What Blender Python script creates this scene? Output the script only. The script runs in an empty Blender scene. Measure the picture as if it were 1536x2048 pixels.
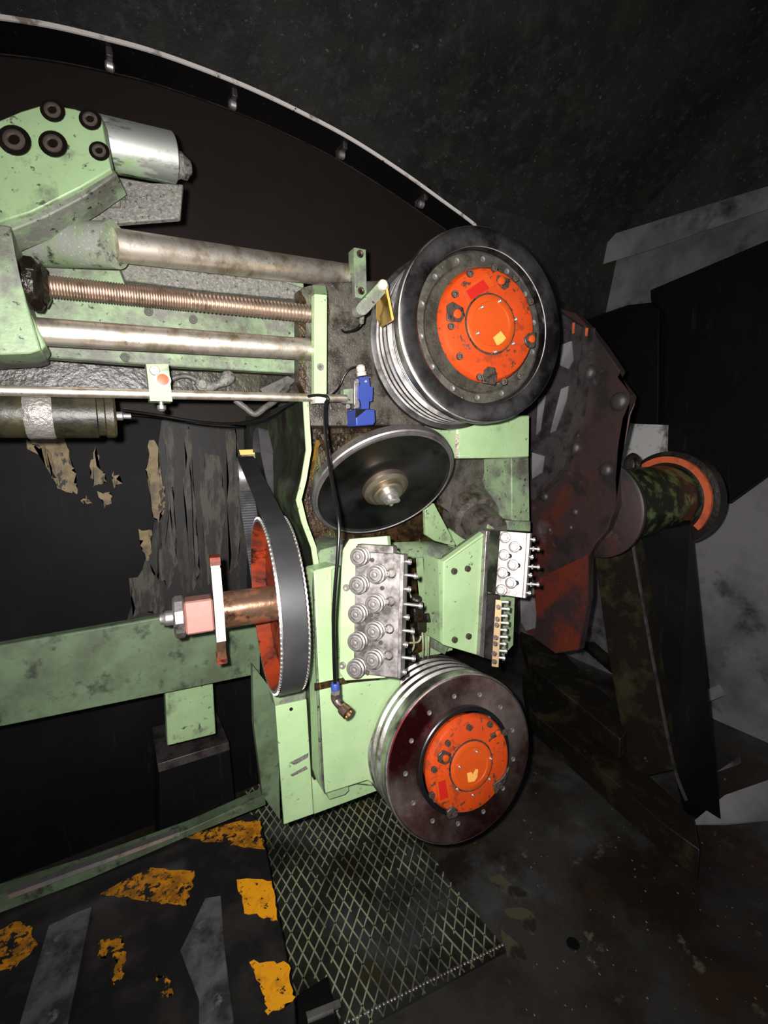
import bpy, bmesh, math, random
from mathutils import Vector, Matrix, Quaternion
random.seed(7)
PI = math.pi
S = bpy.context.scene
# ---------------------------------------------------------------- camera
F = 934.84; CX, CY = 768.0, 1024.0
XC = Vector((1632, 179, -F)).normalized(); YC = Vector((-548, 114, -F)).normalized(); ZC = XC.cross(YC)
RW = Matrix((XC, YC, ZC))                       # camera axes -> world axes
CAM = Vector((0, 0, 1.35))
cd = bpy.data.cameras.new('camera'); cam = bpy.data.objects.new('camera', cd)
S.collection.objects.link(cam); S.camera = cam
cd.sensor_fit = 'VERTICAL'; cd.sensor_height = 24.0; cd.lens = F/2048*24.0; cd.clip_start = .01
cam.matrix_world = Matrix.Translation(CAM) @ RW.to_4x4()
# ---------------------------------------------------------------- light: the phone's flash, and a faint hall around
W = bpy.data.worlds.new('world'); S.world = W; W.use_nodes = True
W.node_tree.nodes['Background'].inputs[0].default_value = (.85, .9, 1, 1)
W.node_tree.nodes['Background'].inputs[1].default_value = .10
fl = bpy.data.lights.new('flash', 'SPOT'); fl.shadow_soft_size = .009; fl.spot_size = math.radians(135); fl.spot_blend = 1; fl.energy = 62; fl.color = (1, .97, .93)
flo = bpy.data.objects.new('flash', fl); S.collection.objects.link(flo)
flo.matrix_world = Matrix.Translation(CAM + RW @ Vector((-.030, .022, .0))) @ RW.to_4x4()
S.view_settings.view_transform = 'Standard'; S.view_settings.look = 'None'
S.view_settings.exposure = 1.0; S.view_settings.gamma = 1; S.view_settings.use_curve_mapping = False

def ray(px, py): return RW @ Vector((px-CX, CY-py, -F)) / F
def on(ax, px, py, v):
    r = ray(px, py); return CAM + r*((v-CAM[ax])/r[ax])
def at(px, py, d): return CAM + ray(px, py)*d
# ---------------------------------------------------------------- materials
def srgb(h):
    c = [int(h[i:i+2], 16)/255 for i in (0, 2, 4)]
    return tuple(x/12.92 if x <= .04045 else ((x+.055)/1.055)**2.4 for x in c)+(1,)
def mat(name, col, rough=.5, metal=0., layers=(), bump=None, aniso=0., fine=None, spec=.5):
    m = bpy.data.materials.new(name); m.use_nodes = True
    nt = m.node_tree; N = nt.nodes; L = nt.links; b = N['Principled BSDF']
    tc = N.new('ShaderNodeTexCoord')
    col = srgb(col) if isinstance(col, str) else tuple(col)+(1,)
    b.inputs['Base Color'].default_value = col; b.inputs['Roughness'].default_value = rough
    b.inputs['Metallic'].default_value = metal; b.inputs['Specular IOR Level'].default_value = spec
    def noise(s, st=(1, 1, 1), det=6, rg=.6, off=0):
        mp = N.new('ShaderNodeMapping'); mp.inputs['Scale'].default_value = st; mp.inputs['Location'].default_value = (off, off*.7, off*1.3)
        L.new(tc.outputs['Object'], mp.inputs[0])
        n = N.new('ShaderNodeTexNoise'); n.inputs['Scale'].default_value = s; n.inputs['Detail'].default_value = det
        n.inputs['Roughness'].default_value = rg; L.new(mp.outputs[0], n.inputs['Vector']); return n
    cs = None; rs = None; ms = None
    for i, ly in enumerate(layers):
        s, lo, hi = ly['n']
        n = noise(s, ly.get('st', (1, 1, 1)), ly.get('det', 6), ly.get('rg', .65), i*3.1+ly.get('off', 0))
        mr = N.new('ShaderNodeMapRange'); mr.inputs[1].default_value = lo; mr.inputs[2].default_value = hi
        L.new(n.outputs[0], mr.inputs[0]); fac = mr.outputs[0]
        if 'a' in ly:
            mu = N.new('ShaderNodeMath'); mu.operation = 'MULTIPLY'; mu.inputs[1].default_value = ly['a']; L.new(fac, mu.inputs[0]); fac = mu.outputs[0]
        mx = N.new('ShaderNodeMix'); mx.data_type = 'RGBA'; L.new(fac, mx.inputs[0])
        if cs: L.new(cs, mx.inputs[6])
        else: mx.inputs[6].default_value = col
        mx.inputs[7].default_value = srgb(ly['c']); cs = mx.outputs[2]
        for key, base, idx in (('r', rough, 0), ('m', metal, 1)):
            prev = (rs, ms)[idx]
            if key in ly or prev:
                f = N.new('ShaderNodeMix'); L.new(fac, f.inputs[0])
                if prev: L.new(prev, f.inputs[2])
                else: f.inputs[2].default_value = base
                f.inputs[3].default_value = ly.get(key, base)
                if idx == 0: rs = f.outputs[0]
                else: ms = f.outputs[0]
    if cs: L.new(cs, b.inputs['Base Color'])
    if rs: L.new(rs, b.inputs['Roughness'])
    if ms: L.new(ms, b.inputs['Metallic'])
    nrm = None
    for bp in ([bump] if bump and not isinstance(bump, list) else (bump or [])):
        n = noise(bp[0], bp[3] if len(bp) > 3 else (1, 1, 1), 5, .6, 11); bn = N.new('ShaderNodeBump')
        bn.inputs['Strength'].default_value = bp[1]; bn.inputs['Distance'].default_value = bp[2]
        L.new(n.outputs[0], bn.inputs['Height'])
        if nrm: L.new(nrm, bn.inputs['Normal'])
        nrm = bn.outputs[0]
    if nrm: L.new(nrm, b.inputs['Normal'])
    if aniso:
        b.inputs['Anisotropic'].default_value = aniso
        t = N.new('ShaderNodeTangent'); t.direction_type = 'RADIAL'; t.axis = 'Z'; L.new(t.outputs[0], b.inputs['Tangent'])
    return m
GREY = dict(c='5d5b58', n=(60, .52, .62), r=.6)
M = {}
M['green'] = mat('green_paint', '8da57c', .45, layers=[dict(c='7c946b', n=(6, .4, .7)), dict(c='3f4538', n=(70, .60, .66)), dict(c='54594c', n=(14, .56, .68), a=.75)], bump=(55, .12, .002))
M['green_clean'] = mat('pale_green_paint', 'a4be90', .42, layers=[dict(c='90ac7d', n=(5, .4, .7)), dict(c='4c5444', n=(55, .64, .69), a=.85), dict(c='66705c', n=(10, .62, .74), a=.6)], bump=(60, .1, .002))
M['green_dirty'] = mat('dusty_green_paint', '7d9270', .5, layers=[dict(c='66665f', n=(14, .45, .60), r=.6), dict(c='4c4b42', n=(7, .48, .66)), dict(c='201f1b', n=(80, .60, .66))], bump=(120, .35, .003))
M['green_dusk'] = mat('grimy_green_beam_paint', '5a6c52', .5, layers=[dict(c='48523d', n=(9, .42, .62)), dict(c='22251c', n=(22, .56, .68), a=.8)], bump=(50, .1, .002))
M['dust'] = mat('metal_dust_crust', '6d6b66', .62, .25, layers=[dict(c='85837c', n=(190, .5, .6)), dict(c='3d3b37', n=(110, .55, .65)), dict(c='738064', n=(9, .55, .65), a=.7)], bump=(200, .6, .004))
M['grime'] = mat('oily_brown_grime', '3a2a17', .22, layers=[dict(c='1a110a', n=(30, .42, .58), r=.12), dict(c='7d6a2a', n=(16, .60, .68), st=(3, 3, .5), r=.3), dict(c='4f5a35', n=(7, .56, .66), a=.8)], bump=[(130, .7, .004), (35, .4, .006)])
M['grime_grey'] = mat('greasy_grey_brown_plate', '55504a', .33, .1, layers=[dict(c='2f2a24', n=(22, .45, .62), r=.2), dict(c='6c6f5a', n=(9, .55, .68)), dict(c='3a2413', n=(13, .58, .7), st=(3, 3, .6)), dict(c='8c8880', n=(240, .62, .68))], bump=(210, .6, .003))
M['steel'] = mat('machined_steel', (.44, .41, .40), .45, .9, layers=[dict(c='6a6462', n=(35, .5, .7)), dict(c='4a4543', n=(70, .60, .68))], bump=(150, .05, .001))
M['rod'] = mat('polished_rod_steel', (.72, .65, .57), .44, .92, layers=[dict(c='a8967c', n=(9, .45, .65), st=(.6, 3, 3)), dict(c='6a635c', n=(60, .6, .75), st=(.5, 2, 2))], bump=(90, .06, .001))
M['thread'] = mat('bronzed_thread_steel', (.50, .39, .31), .42, .95, layers=[dict(c='6a5848', n=(30, .5, .75))])
M['chrome'] = mat('bright_steel', (.60, .57, .56), .38, .92, layers=[dict(c='8a8583', n=(30, .55, .75))])
M['pulley'] = mat('ground_pulley_steel', (.46, .44, .43), .36, .95, layers=[dict(c='5d5653', n=(14, .45, .65)), dict(c='3c3837', n=(50, .62, .75), r=.5)], aniso=.6)
M['pulley_red'] = mat('red_reflection_pulley_face', (.34, .27, .24), .38, .92, layers=[dict(c='5a3a34', n=(4, .40, .6)), dict(c='4a161a', n=(3, .46, .60), off=4), dict(c='3c3130', n=(45, .6, .75), r=.5)], aniso=.55)  # red patches paint a reflection into the colour of the steel
M['pulley_dark'] = mat('dark_glossy_pulley_face', (.15, .14, .138), .34, .92, layers=[dict(c='2c2828', n=(9, .4, .6)), dict(c='6d6866', n=(60, .66, .72), r=.5)], aniso=.5)
M['dish'] = mat('oily_dish_dust', '57534a', .42, .4, layers=[dict(c='3e3b34', n=(25, .45, .6)), dict(c='aaa69c', n=(230, .66, .7))], bump=(160, .4, .003))
M['disc'] = mat('turned_dark_disc', (.075, .075, .08), .38, .95, layers=[dict(c='2c2927', n=(8, .45, .65)), dict(c='5a4c40', n=(4, .52, .62), a=.7)], aniso=.6)
M['disc_rim'] = mat('grey_disc_rim', (.26, .24, .235), .48, .9, aniso=.4, layers=[dict(c='5a5452', n=(20, .5, .7))])
M['hub_steel'] = mat('golden_oiled_hub_steel', (.42, .35, .27), .36, .95, aniso=.4)
M['orange'] = mat('orange_enamel', 'b63f14', .33, layers=[dict(c='a0360e', n=(6, .4, .7)), dict(c='4a2a1c', n=(60, .60, .63), r=.6), dict(c='4b3a34', n=(12, .61, .64), r=.6), dict(c='6e3018', n=(28, .56, .62), a=.6)], bump=(70, .15, .002))
M['orange_cap'] = mat('smooth_orange_enamel', 'b24412', .33, layers=[dict(c='a43c0e', n=(8, .4, .7))])
M['red'] = mat('red_nameplate', 'a81c14', .35)
M['yellow_tag'] = mat('yellow_sticker', 'd89a4a', .5, layers=[dict(c='a8703a', n=(160, .58, .62), a=.6)])
M['yellow_mark'] = mat('yellow_mark', 'e8a020', .5)
M['chip'] = mat('bare_chipped_metal', '5b5048', .38, .6, layers=[dict(c='2f2926', n=(70, .5, .6)), dict(c='8d8580', n=(120, .62, .7))], bump=(120, .5, .002))
M['rust_orange'] = mat('worn_orange_paint', '8a3014', .42, layers=[dict(c='58261a', n=(16, .45, .6), st=(1, 1, .4)), dict(c='22130e', n=(26, .53, .61), st=(1, 1, .4), r=.3)], bump=(60, .3, .003))
M['shaft'] = mat('oily_brown_shaft', (.30, .17, .11), .22, .8, layers=[dict(c='7d3a1d', n=(12, .5, .62), m=.2), dict(c='1f1410', n=(20, .55, .7))], bump=(50, .3, .002))
M['pink'] = mat('pink_tinted_bare_steel', '94665e', .5, .15, layers=[dict(c='8a5a50', n=(14, .5, .7))], bump=(80, .2, .001))
M['rubber'] = mat('black_belt_rubber', '232325', .48, layers=[dict(c='333236', n=(4, .45, .65)), dict(c='444246', n=(90, .66, .75), a=.6)])
M['black'] = mat('black_plastic', '0d0d0e', .35)
M['cable'] = mat('black_cable_sheath', '0b0b0c', .3)
M['hose'] = mat('dull_grey_hose', '4a4744', .5, layers=[dict(c='2b2927', n=(60, .5, .65))], bump=(120, .4, .002))
M['blue'] = mat('blue_plastic', '2b3c82', .45)
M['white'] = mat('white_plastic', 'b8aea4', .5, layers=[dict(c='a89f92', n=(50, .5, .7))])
M['brass'] = mat('brass_plate', (.62, .40, .16), .35, 1, layers=[dict(c='4a3520', n=(30, .55, .7))])
M['copper'] = mat('copper_tip', (.62, .40, .26), .3, 1)
M['tape'] = mat('crinkled_foil_tape', '8d8783', .35, .5, bump=(60, 1, .006))
M['olive'] = mat('dirty_olive_tube_paint', '2e2a1a', .45, layers=[dict(c='444026', n=(10, .52, .6)), dict(c='7a7542', n=(22, .62, .66)), dict(c='120f0a', n=(14, .48, .62))], bump=(70, .4, .003))
M['redplate'] = mat('sooty_red_brown_plate', '362726', .48, .15, layers=[dict(c='50241a', n=(4.5, .54, .66)), dict(c='241f20', n=(9, .46, .6)), dict(c='625a58', n=(6, .60, .72), a=.7)], bump=(80, .15, .002))
M['redpaint'] = mat('scuffed_vermilion_paint', '5a2418', .45, layers=[dict(c='2e2222', n=(6, .44, .58)), dict(c='8a3218', n=(5, .58, .68), off=5), dict(c='221a1a', n=(24, .6, .7))], bump=(60, .15, .002))
M['soot_steel'] = mat('sooty_steel', '4a4444', .42, .4, layers=[dict(c='2a2626', n=(18, .45, .62)), dict(c='8b8480', n=(30, .66, .74))], bump=(90, .2, .002))
M['mossy'] = mat('mottled_green_black_motor_paint', '1a1c12', .4, layers=[dict(c='58683c', n=(15, .50, .62), st=(.6, 1, 1)), dict(c='0c0c09', n=(40, .56, .68))], bump=(60, .3, .003))
M['oilblack'] = mat('oil_black_casting', '1b1713', .35, layers=[dict(c='33301f', n=(9, .5, .65)), dict(c='6b6a4a', n=(14, .68, .74)), dict(c='9a948c', n=(170, .70, .74))], bump=(70, .5, .004))
M['orange_ring'] = mat('orange_ring_paint', 'c25a34', .5, layers=[dict(c='8e4226', n=(20, .5, .7))])
M['duskgrey'] = mat('grey_bar_steel', '6c6c70', .4, .4, layers=[dict(c='3c3a3c', n=(12, .42, .6)), dict(c='8f9490', n=(20, .62, .75))], bump=(60, .3, .003))
M['blackpaint'] = mat('dull_black_deck_paint', '141214', .5, layers=[dict(c='2b2624', n=(7, .48, .66)), dict(c='4a4644', n=(60, .68, .74), a=.6)], bump=(50, .25, .003))
M['hazard'] = mat('worn_yellow_hazard_paint', 'c8820e', .55, layers=[dict(c='8a5810', n=(24, .42, .58)), dict(c='151315', n=(24, .55, .58)), dict(c='2a2013', n=(90, .56, .62))], bump=(80, .4, .002))
M['hazard_good'] = mat('bright_yellow_hazard_paint', 'f0a010', .55, layers=[dict(c='c88010', n=(30, .5, .65)), dict(c='151315', n=(17, .545, .57), off=2), dict(c='151315', n=(60, .60, .63), off=5)], bump=(80, .3, .002))
M['floor'] = mat('oily_dark_floor', '363330', .5, layers=[dict(c='1f1a16', n=(2.2, .42, .6), r=.4), dict(c='454646', n=(2.6, .5, .64), off=3), dict(c='33220f', n=(3, .54, .66), off=6), dict(c='5a5646', n=(11, .63, .70), off=9), dict(c='6c6965', n=(120, .70, .74))], bump=[(14, .25, .008), (160, .3, .003)])
M['tread'] = mat('worn_tread_plate', '36362f', .4, .35, layers=[dict(c='24211b', n=(5, .45, .6)), dict(c='4b4e50', n=(3.5, .52, .66)), dict(c='3d3a20', n=(4, .58, .68), off=5)], bump=(110, .3, .003))
M['tread_rib'] = mat('worn_bright_tread_rib', 'a2a888', .5, .1, layers=[dict(c='55553f', n=(5, .45, .6)), dict(c='4c4a44', n=(3, .54, .66), off=4), dict(c='a0a48a', n=(30, .6, .7))])
M['wallsoot'] = mat('sooty_wall', '0a090b', .6, spec=.15, layers=[dict(c='131011', n=(3, .45, .65)), dict(c='211e1d', n=(14, .62, .72), st=(2.5, 2.5, .35), a=.8), dict(c='4a4744', n=(230, .73, .76))], bump=(90, .1, .002))
M['hood'] = mat('speckled_black_hood_sheet', '2b2b2a', .55, .0, layers=[dict(c='1c1b1b', n=(2.5, .42, .6)), dict(c='2e2d24', n=(5, .52, .66)), dict(c='3c3b3d', n=(22, .52, .66), a=.7), dict(c='6a6864', n=(60, .62, .70), a=.7), dict(c='8e8a84', n=(120, .69, .73)), dict(c='121111', n=(90, .64, .69), off=5)], bump=[(60, .35, .004)])
M['greywall'] = mat('smoke_grey_wall', '848082', .6, layers=[dict(c='524e50', n=(1.6, .42, .62)), dict(c='2a2728', n=(3.2, .56, .68), off=3), dict(c='8a8886', n=(6, .66, .76), a=.6)], bump=(30, .15, .004))
M['flake'] = mat('flaked_beige_undercoat', '8a7650', .6, layers=[dict(c='5c4c36', n=(14, .45, .6)), dict(c='151213', n=(26, .58, .62), st=(1.6, 1.6, .7))], bump=(80, .4, .002))
M['palewall'] = mat('pale_clean_wall', 'c8c6c4', .6, layers=[dict(c='6a6866', n=(9, .5, .62))])
M['dustsleeve'] = mat('metal_dusted_green_sleeve', '7d8f6c', .5, .2, layers=[dict(c='8c8c88', n=(6, .42, .55)), dict(c='b0b0ae', n=(200, .60, .66)), dict(c='35342f', n=(30, .60, .68))], bump=(170, .4, .002))
M['scrape'] = mat('dull_scraped_paint', '4c4936', .5, layers=[dict(c='262320', n=(14, .48, .58))])
M['belt_grey'] = mat('lit_grey_belt_face', '39373a', .5, layers=[dict(c='4c4a4c', n=(8, .45, .65)), dict(c='232224', n=(30, .58, .7))])  # greyer than the belt rubber, painting the light on its face
M['flake_haze'] = mat('faint_vertical_streaks', '151213', .6, layers=[dict(c='332c24', n=(11, .52, .62), st=(2.4, 2.4, .35)), dict(c='0e0c0d', n=(30, .5, .6), st=(2, 2, .6))], bump=(80, .2, .002))
M['block'] = mat('ground_block_steel', (.36, .33, .325), .6, .9, layers=[dict(c='54504e', n=(25, .42, .62)), dict(c='343032', n=(12, .56, .70), a=.8)], bump=(150, .05, .001))
M['dark_sheet'] = mat('dark_brown_sheet', '221b18', .6, spec=.15, layers=[dict(c='1f1916', n=(3, .45, .65)), dict(c='4a4642', n=(200, .71, .75))], bump=(120, .2, .002))
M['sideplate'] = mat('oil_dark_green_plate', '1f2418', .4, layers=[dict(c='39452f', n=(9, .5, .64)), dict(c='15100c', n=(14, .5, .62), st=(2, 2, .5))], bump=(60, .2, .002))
M['mustard'] = mat('dried_mustard_oil', '6f5518', .35, layers=[dict(c='3a2a12', n=(40, .5, .62))])
M['flake_dim'] = mat('dull_streaked_undercoat', '48433a', .6, layers=[dict(c='211d1b', n=(16, .46, .54), st=(2, 2, .5)), dict(c='5f573f', n=(12, .62, .70), st=(2, 2, .6))], bump=(80, .3, .002))
M['bow'] = mat('bow_inner_black', '0c0b0b', .35, layers=[dict(c='2c2a29', n=(40, .64, .72))], bump=(60, .3, .003))
M['bow_edge'] = mat('worn_bright_bow_edge', 'd8d0ca', .4, .2, layers=[dict(c='8a8078', n=(14, .54, .62)), dict(c='3a3430', n=(40, .62, .67))])
M['grease'] = mat('black_grease', '17120d', .15, layers=[dict(c='3a2c16', n=(40, .55, .65))], bump=(90, .8, .006))
# ---------------------------------------------------------------- mesh helpers
def bm2me(bm, name, smooth=40):
    bmesh.ops.recalc_face_normals(bm, faces=bm.faces)
    me = bpy.data.meshes.new(name); bm.to_mesh(me); bm.free()
    if smooth:
        for p in me.polygons: p.use_smooth = True
        me.set_sharp_from_angle(angle=math.radians(smooth))
    return me
def wl(o):                                   # parents are unrotated empties or things with a frame: full matrix
    return o.matrix_local.copy() if o.parent is None else wl(o.parent) @ o.matrix_local
WM = {}
def link(name, me, m, mw, parent=None, label=None):
    o = bpy.data.objects.new(name, me); S.collection.objects.link(o)
    if m and me is not None and len(me.materials) == 0: me.materials.append(M[m])
    if parent is not None:
        o.parent = parent; o.matrix_local = WM[parent.name].inverted() @ mw
    else: o.matrix_local = mw
    WM[o.name] = mw.copy()
    if label: o['label'] = label
    return o
def obj(name, bm, m, parent=None, label=None, smooth=40, bev=0):
    vs = [v.co for v in bm.verts]
    lo = Vector([min(v[i] for v in vs) for i in range(3)]); hi = Vector([max(v[i] for v in vs) for i in range(3)])
    c = (lo+hi)/2; c.z = lo.z
    if parent is not None: c.z = (lo.z+hi.z)/2
    bmesh.ops.translate(bm, verts=bm.verts, vec=-c)
    o = link(name, bm2me(bm, name, smooth), m, Matrix.Translation(c), parent, label)
    if bev:
        b = o.modifiers.new('b', 'BEVEL'); b.width = bev; b.segments = 2; b.limit_method = 'ANGLE'
    return o
def thing(name, label, cat, loc, group=None, frame=None):
    o = link(name, None, None, (Matrix.Translation(Vector(loc)) if frame is None else frame.mw))
    o.empty_display_size = .02
    o['label'] = label; o['category'] = cat
    if group: o['group'] = group
    return o
def tag(o, label, cat, group=None):
    o['label'] = label; o['category'] = cat
    if group: o['group'] = group
    return o
def struct(o): o['kind'] = 'structure'; return o
def stuff(o): o['kind'] = 'stuff'; return o
def prism(bm, pts, vec):
    pts = [Vector(p) for p in pts]; vec = Vector(vec)
    a = [bm.verts.new(p) for p in pts]; b = [bm.verts.new(p+vec) for p in pts]
    n = len(a); fs = [bm.faces.new(a), bm.faces.new(b[::-1])]
    for i in range(n): bm.faces.new((a[i], b[i], b[(i+1) % n], a[(i+1) % n]))
    bmesh.ops.triangulate(bm, faces=[f for f in fs if len(f.verts) > 4])
    return bm
def pY(pts, Y, t, bm=None):                  # outline standing in the plane Y, t deep behind it
    return prism(bm or bmesh.new(), [on(1, x, y, Y) for x, y in pts], (0, t, 0))
def pX(pts, X, t, bm=None): return prism(bm or bmesh.new(), [on(0, x, y, X) for x, y in pts], (t, 0, 0))
def pZ(pts, Z, t, bm=None): return prism(bm or bmesh.new(), [on(2, x, y, Z) for x, y in pts], (0, 0, -t))
def hull(pts):
    bm = bmesh.new()
    for p in pts: bm.verts.new(p)
    r = bmesh.ops.convex_hull(bm, input=bm.verts)
    bmesh.ops.delete(bm, geom=[g for g in r['geom_unused'] if isinstance(g, bmesh.types.BMVert)], context='VERTS')
    bmesh.ops.dissolve_limit(bm, angle_limit=.01, verts=bm.verts, edges=bm.edges)
    return bm
def box(bm, c, s, R=None):
    c = Vector(c); vs = []
    for x in (-.5, .5):
        for y in (-.5, .5):
            for z in (-.5, .5):
                v = Vector((x*s[0], y*s[1], z*s[2])); v = R @ v if R else v
                vs.append(bm.verts.new(c+v))
    for f in ((0, 1, 3, 2), (4, 6, 7, 5), (0, 4, 5, 1), (2, 3, 7, 6), (0, 2, 6, 4), (1, 5, 7, 3)): bm.faces.new([vs[i] for i in f])
    return bm
def lathe(prof, seg=64, bm=None, caps=True, R=None, c=(0, 0, 0), wob=0):
    bm = bm or bmesh.new(); rings = []; c = Vector(c)
    for r, z in prof:
        if r < 1e-6:
            p = Vector((0, 0, z)); rings.append([bm.verts.new(c+(R @ p if R else p))]); continue
        ring = []
        for k in range(seg):
            a = 2*PI*k/seg; q = r*(1+wob*random.uniform(-1, 1)); p = Vector((q*math.cos(a), q*math.sin(a), z+wob*r*random.uniform(-1, 1)))
            ring.append(bm.verts.new(c+(R @ p if R else p)))
        rings.append(ring)
    for a, b in zip(rings, rings[1:]):
        for k in range(seg):
            k2 = (k+1) % seg
            if len(a) == 1 and len(b) == 1: continue
            if len(a) == 1: bm.faces.new((a[0], b[k], b[k2]))
            elif len(b) == 1: bm.faces.new((a[k], b[0], a[k2]))
            else: bm.faces.new((a[k], b[k], b[k2], a[k2]))
    if caps:
        for r in (rings[0], rings[-1]):
            if len(r) > 2: bm.faces.new(r)
    return bm
def zrot(d, xh=None):                         # rotation with local z along d
    d = Vector(d).normalized(); xh = Vector(xh or ((1, 0, 0) if abs(d.x) < .9 else (0, 1, 0)))
    x = (xh-d*xh.dot(d)).normalized(); y = d.cross(x)
    return Matrix((x, y, d)).transposed()
class Fr:                                     # a plane frame: o origin, x, y in the plane, z out towards the viewer
    def __init__(s, o, z, xh=(1, 0, 0)):
        s.o = Vector(o); s.R = zrot(z, xh); s.x, s.y, s.z = s.R.col; s.mw = Matrix.Translation(s.o) @ s.R.to_4x4()
    def hit(s, px, py, h=0):
        r = ray(px, py); o = s.o+s.z*h; t = (o-CAM).dot(s.z)/r.dot(s.z); p = CAM+r*t-s.o
        return Vector((p.dot(s.x), p.dot(s.y), h))
    def W(s, v): return s.o+s.R @ Vector(v)
    def whit(s, px, py, h=0): return s.W(s.hit(px, py, h))
    def prism(s, pts, h, t, bm=None): return prism(bm or bmesh.new(), [s.whit(x, y, h) for x, y in pts], -s.z*t)
def inst(name, me, pos, d, parent=None, sc=1, label=None, xh=None):
    mw = Matrix.Translation(Vector(pos)) @ zrot(d, xh).to_4x4() @ Matrix.Scale(sc, 4)
    return link(name, me, None, mw, parent, label)
def lat(name, prof, m, pos, d, parent=None, seg=64, label=None, wob=0, smooth=30):
    me = bm2me(lathe(prof, seg, wob=wob), name, smooth)
    return link(name, me, m, Matrix.Translation(Vector(pos)) @ zrot(d).to_4x4(), parent, label)
def cyl(name, p1, p2, r, m, parent=None, seg=32, label=None, ch=.0):
    p1 = Vector(p1); p2 = Vector(p2); h = (p2-p1).length
    pr = [(r-ch, 0), (r, ch), (r, h-ch), (r-ch, h)] if ch else [(r, 0), (r, h)]
    return lat(name, pr, m, p1, p2-p1, parent, seg, label)
def spline(pts, n=8):
    pts = [Vector(p) for p in pts]; out = []
    P = [pts[0]]+pts+[pts[-1]]
    for i in range(1, len(P)-2):
        for k in range(n):
            t = k/n; a, b, c, d = P[i-1:i+3]
            out.append(.5*((2*b)+(c-a)*t+(2*a-5*b+4*c-d)*t*t+(3*b-a-3*c+d)*t**3))
    out.append(pts[-1]); return out
def tube(pts, r, seg=10, n=8, bm=None, sm=True):
    bm = bm or bmesh.new(); P = spline(pts, n) if sm else [Vector(p) for p in pts]
    rings = []; up = None
    for i, p in enumerate(P):
        t = (P[min(i+1, len(P)-1)]-P[max(i-1, 0)]).normalized()
        if up is None: up = t.orthogonal().normalized()
        up = (up-t*up.dot(t)).normalized(); s = t.cross(up); rr = r(i/(len(P)-1)) if callable(r) else r
        rings.append([bm.verts.new(p+rr*(math.cos(2*PI*k/seg)*up+math.sin(2*PI*k/seg)*s)) for k in range(seg)])
    for a, b in zip(rings, rings[1:]):
        for k in range(seg): bm.faces.new((a[k], b[k], b[(k+1) % seg], a[(k+1) % seg]))
    bm.faces.new(rings[0]); bm.faces.new(rings[-1]); return bm
def mm(me, m): me.materials.append(M[m]); return me
# shared hardware meshes, unit = radius 1
def sock(m, seg=20):
    bm = lathe([(1, 0), (1, .75), (.9, .85), (.58, .85)], seg, caps=False)
    lathe([(.58, .85), (.5, .35), (0, .35)], 6, bm, caps=False); return mm(bm2me(bm, 'socket_screw'), m)
def hexb(m): return mm(bm2me(lathe([(1, 0), (1, .6), (.85, .72), (0, .72)], 6), 'hex_bolt', 20), m)
def dome(m): return mm(bm2me(lathe([(1, 0), (.95, .3), (.7, .55), (.35, .68), (0, .7)], 16), 'dome_bolt'), m)
SO = {k: sock(k) for k in ('steel', 'chrome', 'chip', 'grime', 'black', 'dust')}
HX = {k: hexb(k) for k in ('steel', 'chrome', 'soot_steel', 'grease')}
SUNK = mm(bm2me(lathe([(1.15, .0), (1.15, .06), (1.02, .10), (.98, .03), (.86, .03), (.84, .22), (.74, .27), (.48, .25), (.4, .05), (0, .05)], 24, caps=False), 'sunk_bolt'), 'chip')
DM = {k: dome(k) for k in ('steel', 'chrome', 'soot_steel', 'orange', 'redplate')}
# ================================================================ SETTING
bm = bmesh.new(); box(bm, (1.2, .9, -.02), (4.4, 4.6, .04)); fo = struct(obj('floor', bm, 'floor'))
bm = bmesh.new(); box(bm, (.25, 1.80, .95), (1.9, .04, 1.9)); wb = struct(obj('wall_back', bm, 'wallsoot'))
bm = bmesh.new(); box(bm, (2.42, .7, 1.3), (.04, 3.6, 2.6)); we = struct(obj('wall_end', bm, 'greywall'))
bm = bmesh.new(); box(bm, (1.8, 2.42, 1.2), (1.3, .04, 2.4)); struct(obj('wall_far', bm, 'greywall'))
# hood: folded sheet over the flyer
bm = prism(bmesh.new(), [(-1.0, 1.80, 1.5), (-1.0, 1.62, 2.35), (-1.0, .6, 2.95), (-1.0, -.9, 3.05), (-1.0, -.9, 3.09), (-1.0, .62, 2.99), (-1.0, 1.66, 2.38), (-1.0, 1.84, 1.5)], (3.45, 0, 0))
struct(obj('ceiling', bm, 'hood', smooth=0))
# ledge and dark panels on the end wall
bm = hull([on(0, *p, X) for p in ((1085, 512), (1100, 560), (1300, 500), (1536, 418), (1536, 372), (1300, 450)) for X in (2.3, 2.4)]); o = obj('trim_1', bm, 'greywall'); struct(o)
bm = pX([(1110, 660), (1255, 610), (1300, 605), (1318, 620), (1316, 848), (1240, 846), (1110, 760)], 2.2, .05); o = tag(obj('dark_panel', bm, 'wallsoot', bev=.004), 'tall dark sooty sheet panel standing against the grey end wall', 'panel')
bm = pX([(1300, 580), (1536, 480), (1600, 900), (1450, 1010), (1345, 925), (1316, 850)], 2.3, .06); o = tag(obj('dark_panel', bm, 'wallsoot', bev=.004), 'wide black sooty panel at the right, above the orange ring', 'panel')
struct(obj('trim_2', pX([(1060, 540), (1085, 516), (1300, 452), (1600, 348), (1900, 100), (1500, -200), (900, 100)], 2.34, .04), 'hood'))
struct(obj('trim_3', pY([(-80, 60), (0, 48), (100, 64), (200, 87), (300, 114), (400, 149), (500, 189), (600, 236), (700, 289), (800, 353), (880, 410), (955, 466), (1010, 520), (1010, 800), (700, 870), (-80, 800)], 1.50, .01), 'dark_sheet'))  # sheet added to darken the area below the bow
struct(obj('trim_4', pX([(1225, 846), (1332, 850), (1318, 905), (1330, 935), (1215, 935)], 2.28, .02), 'palewall'))
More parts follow.
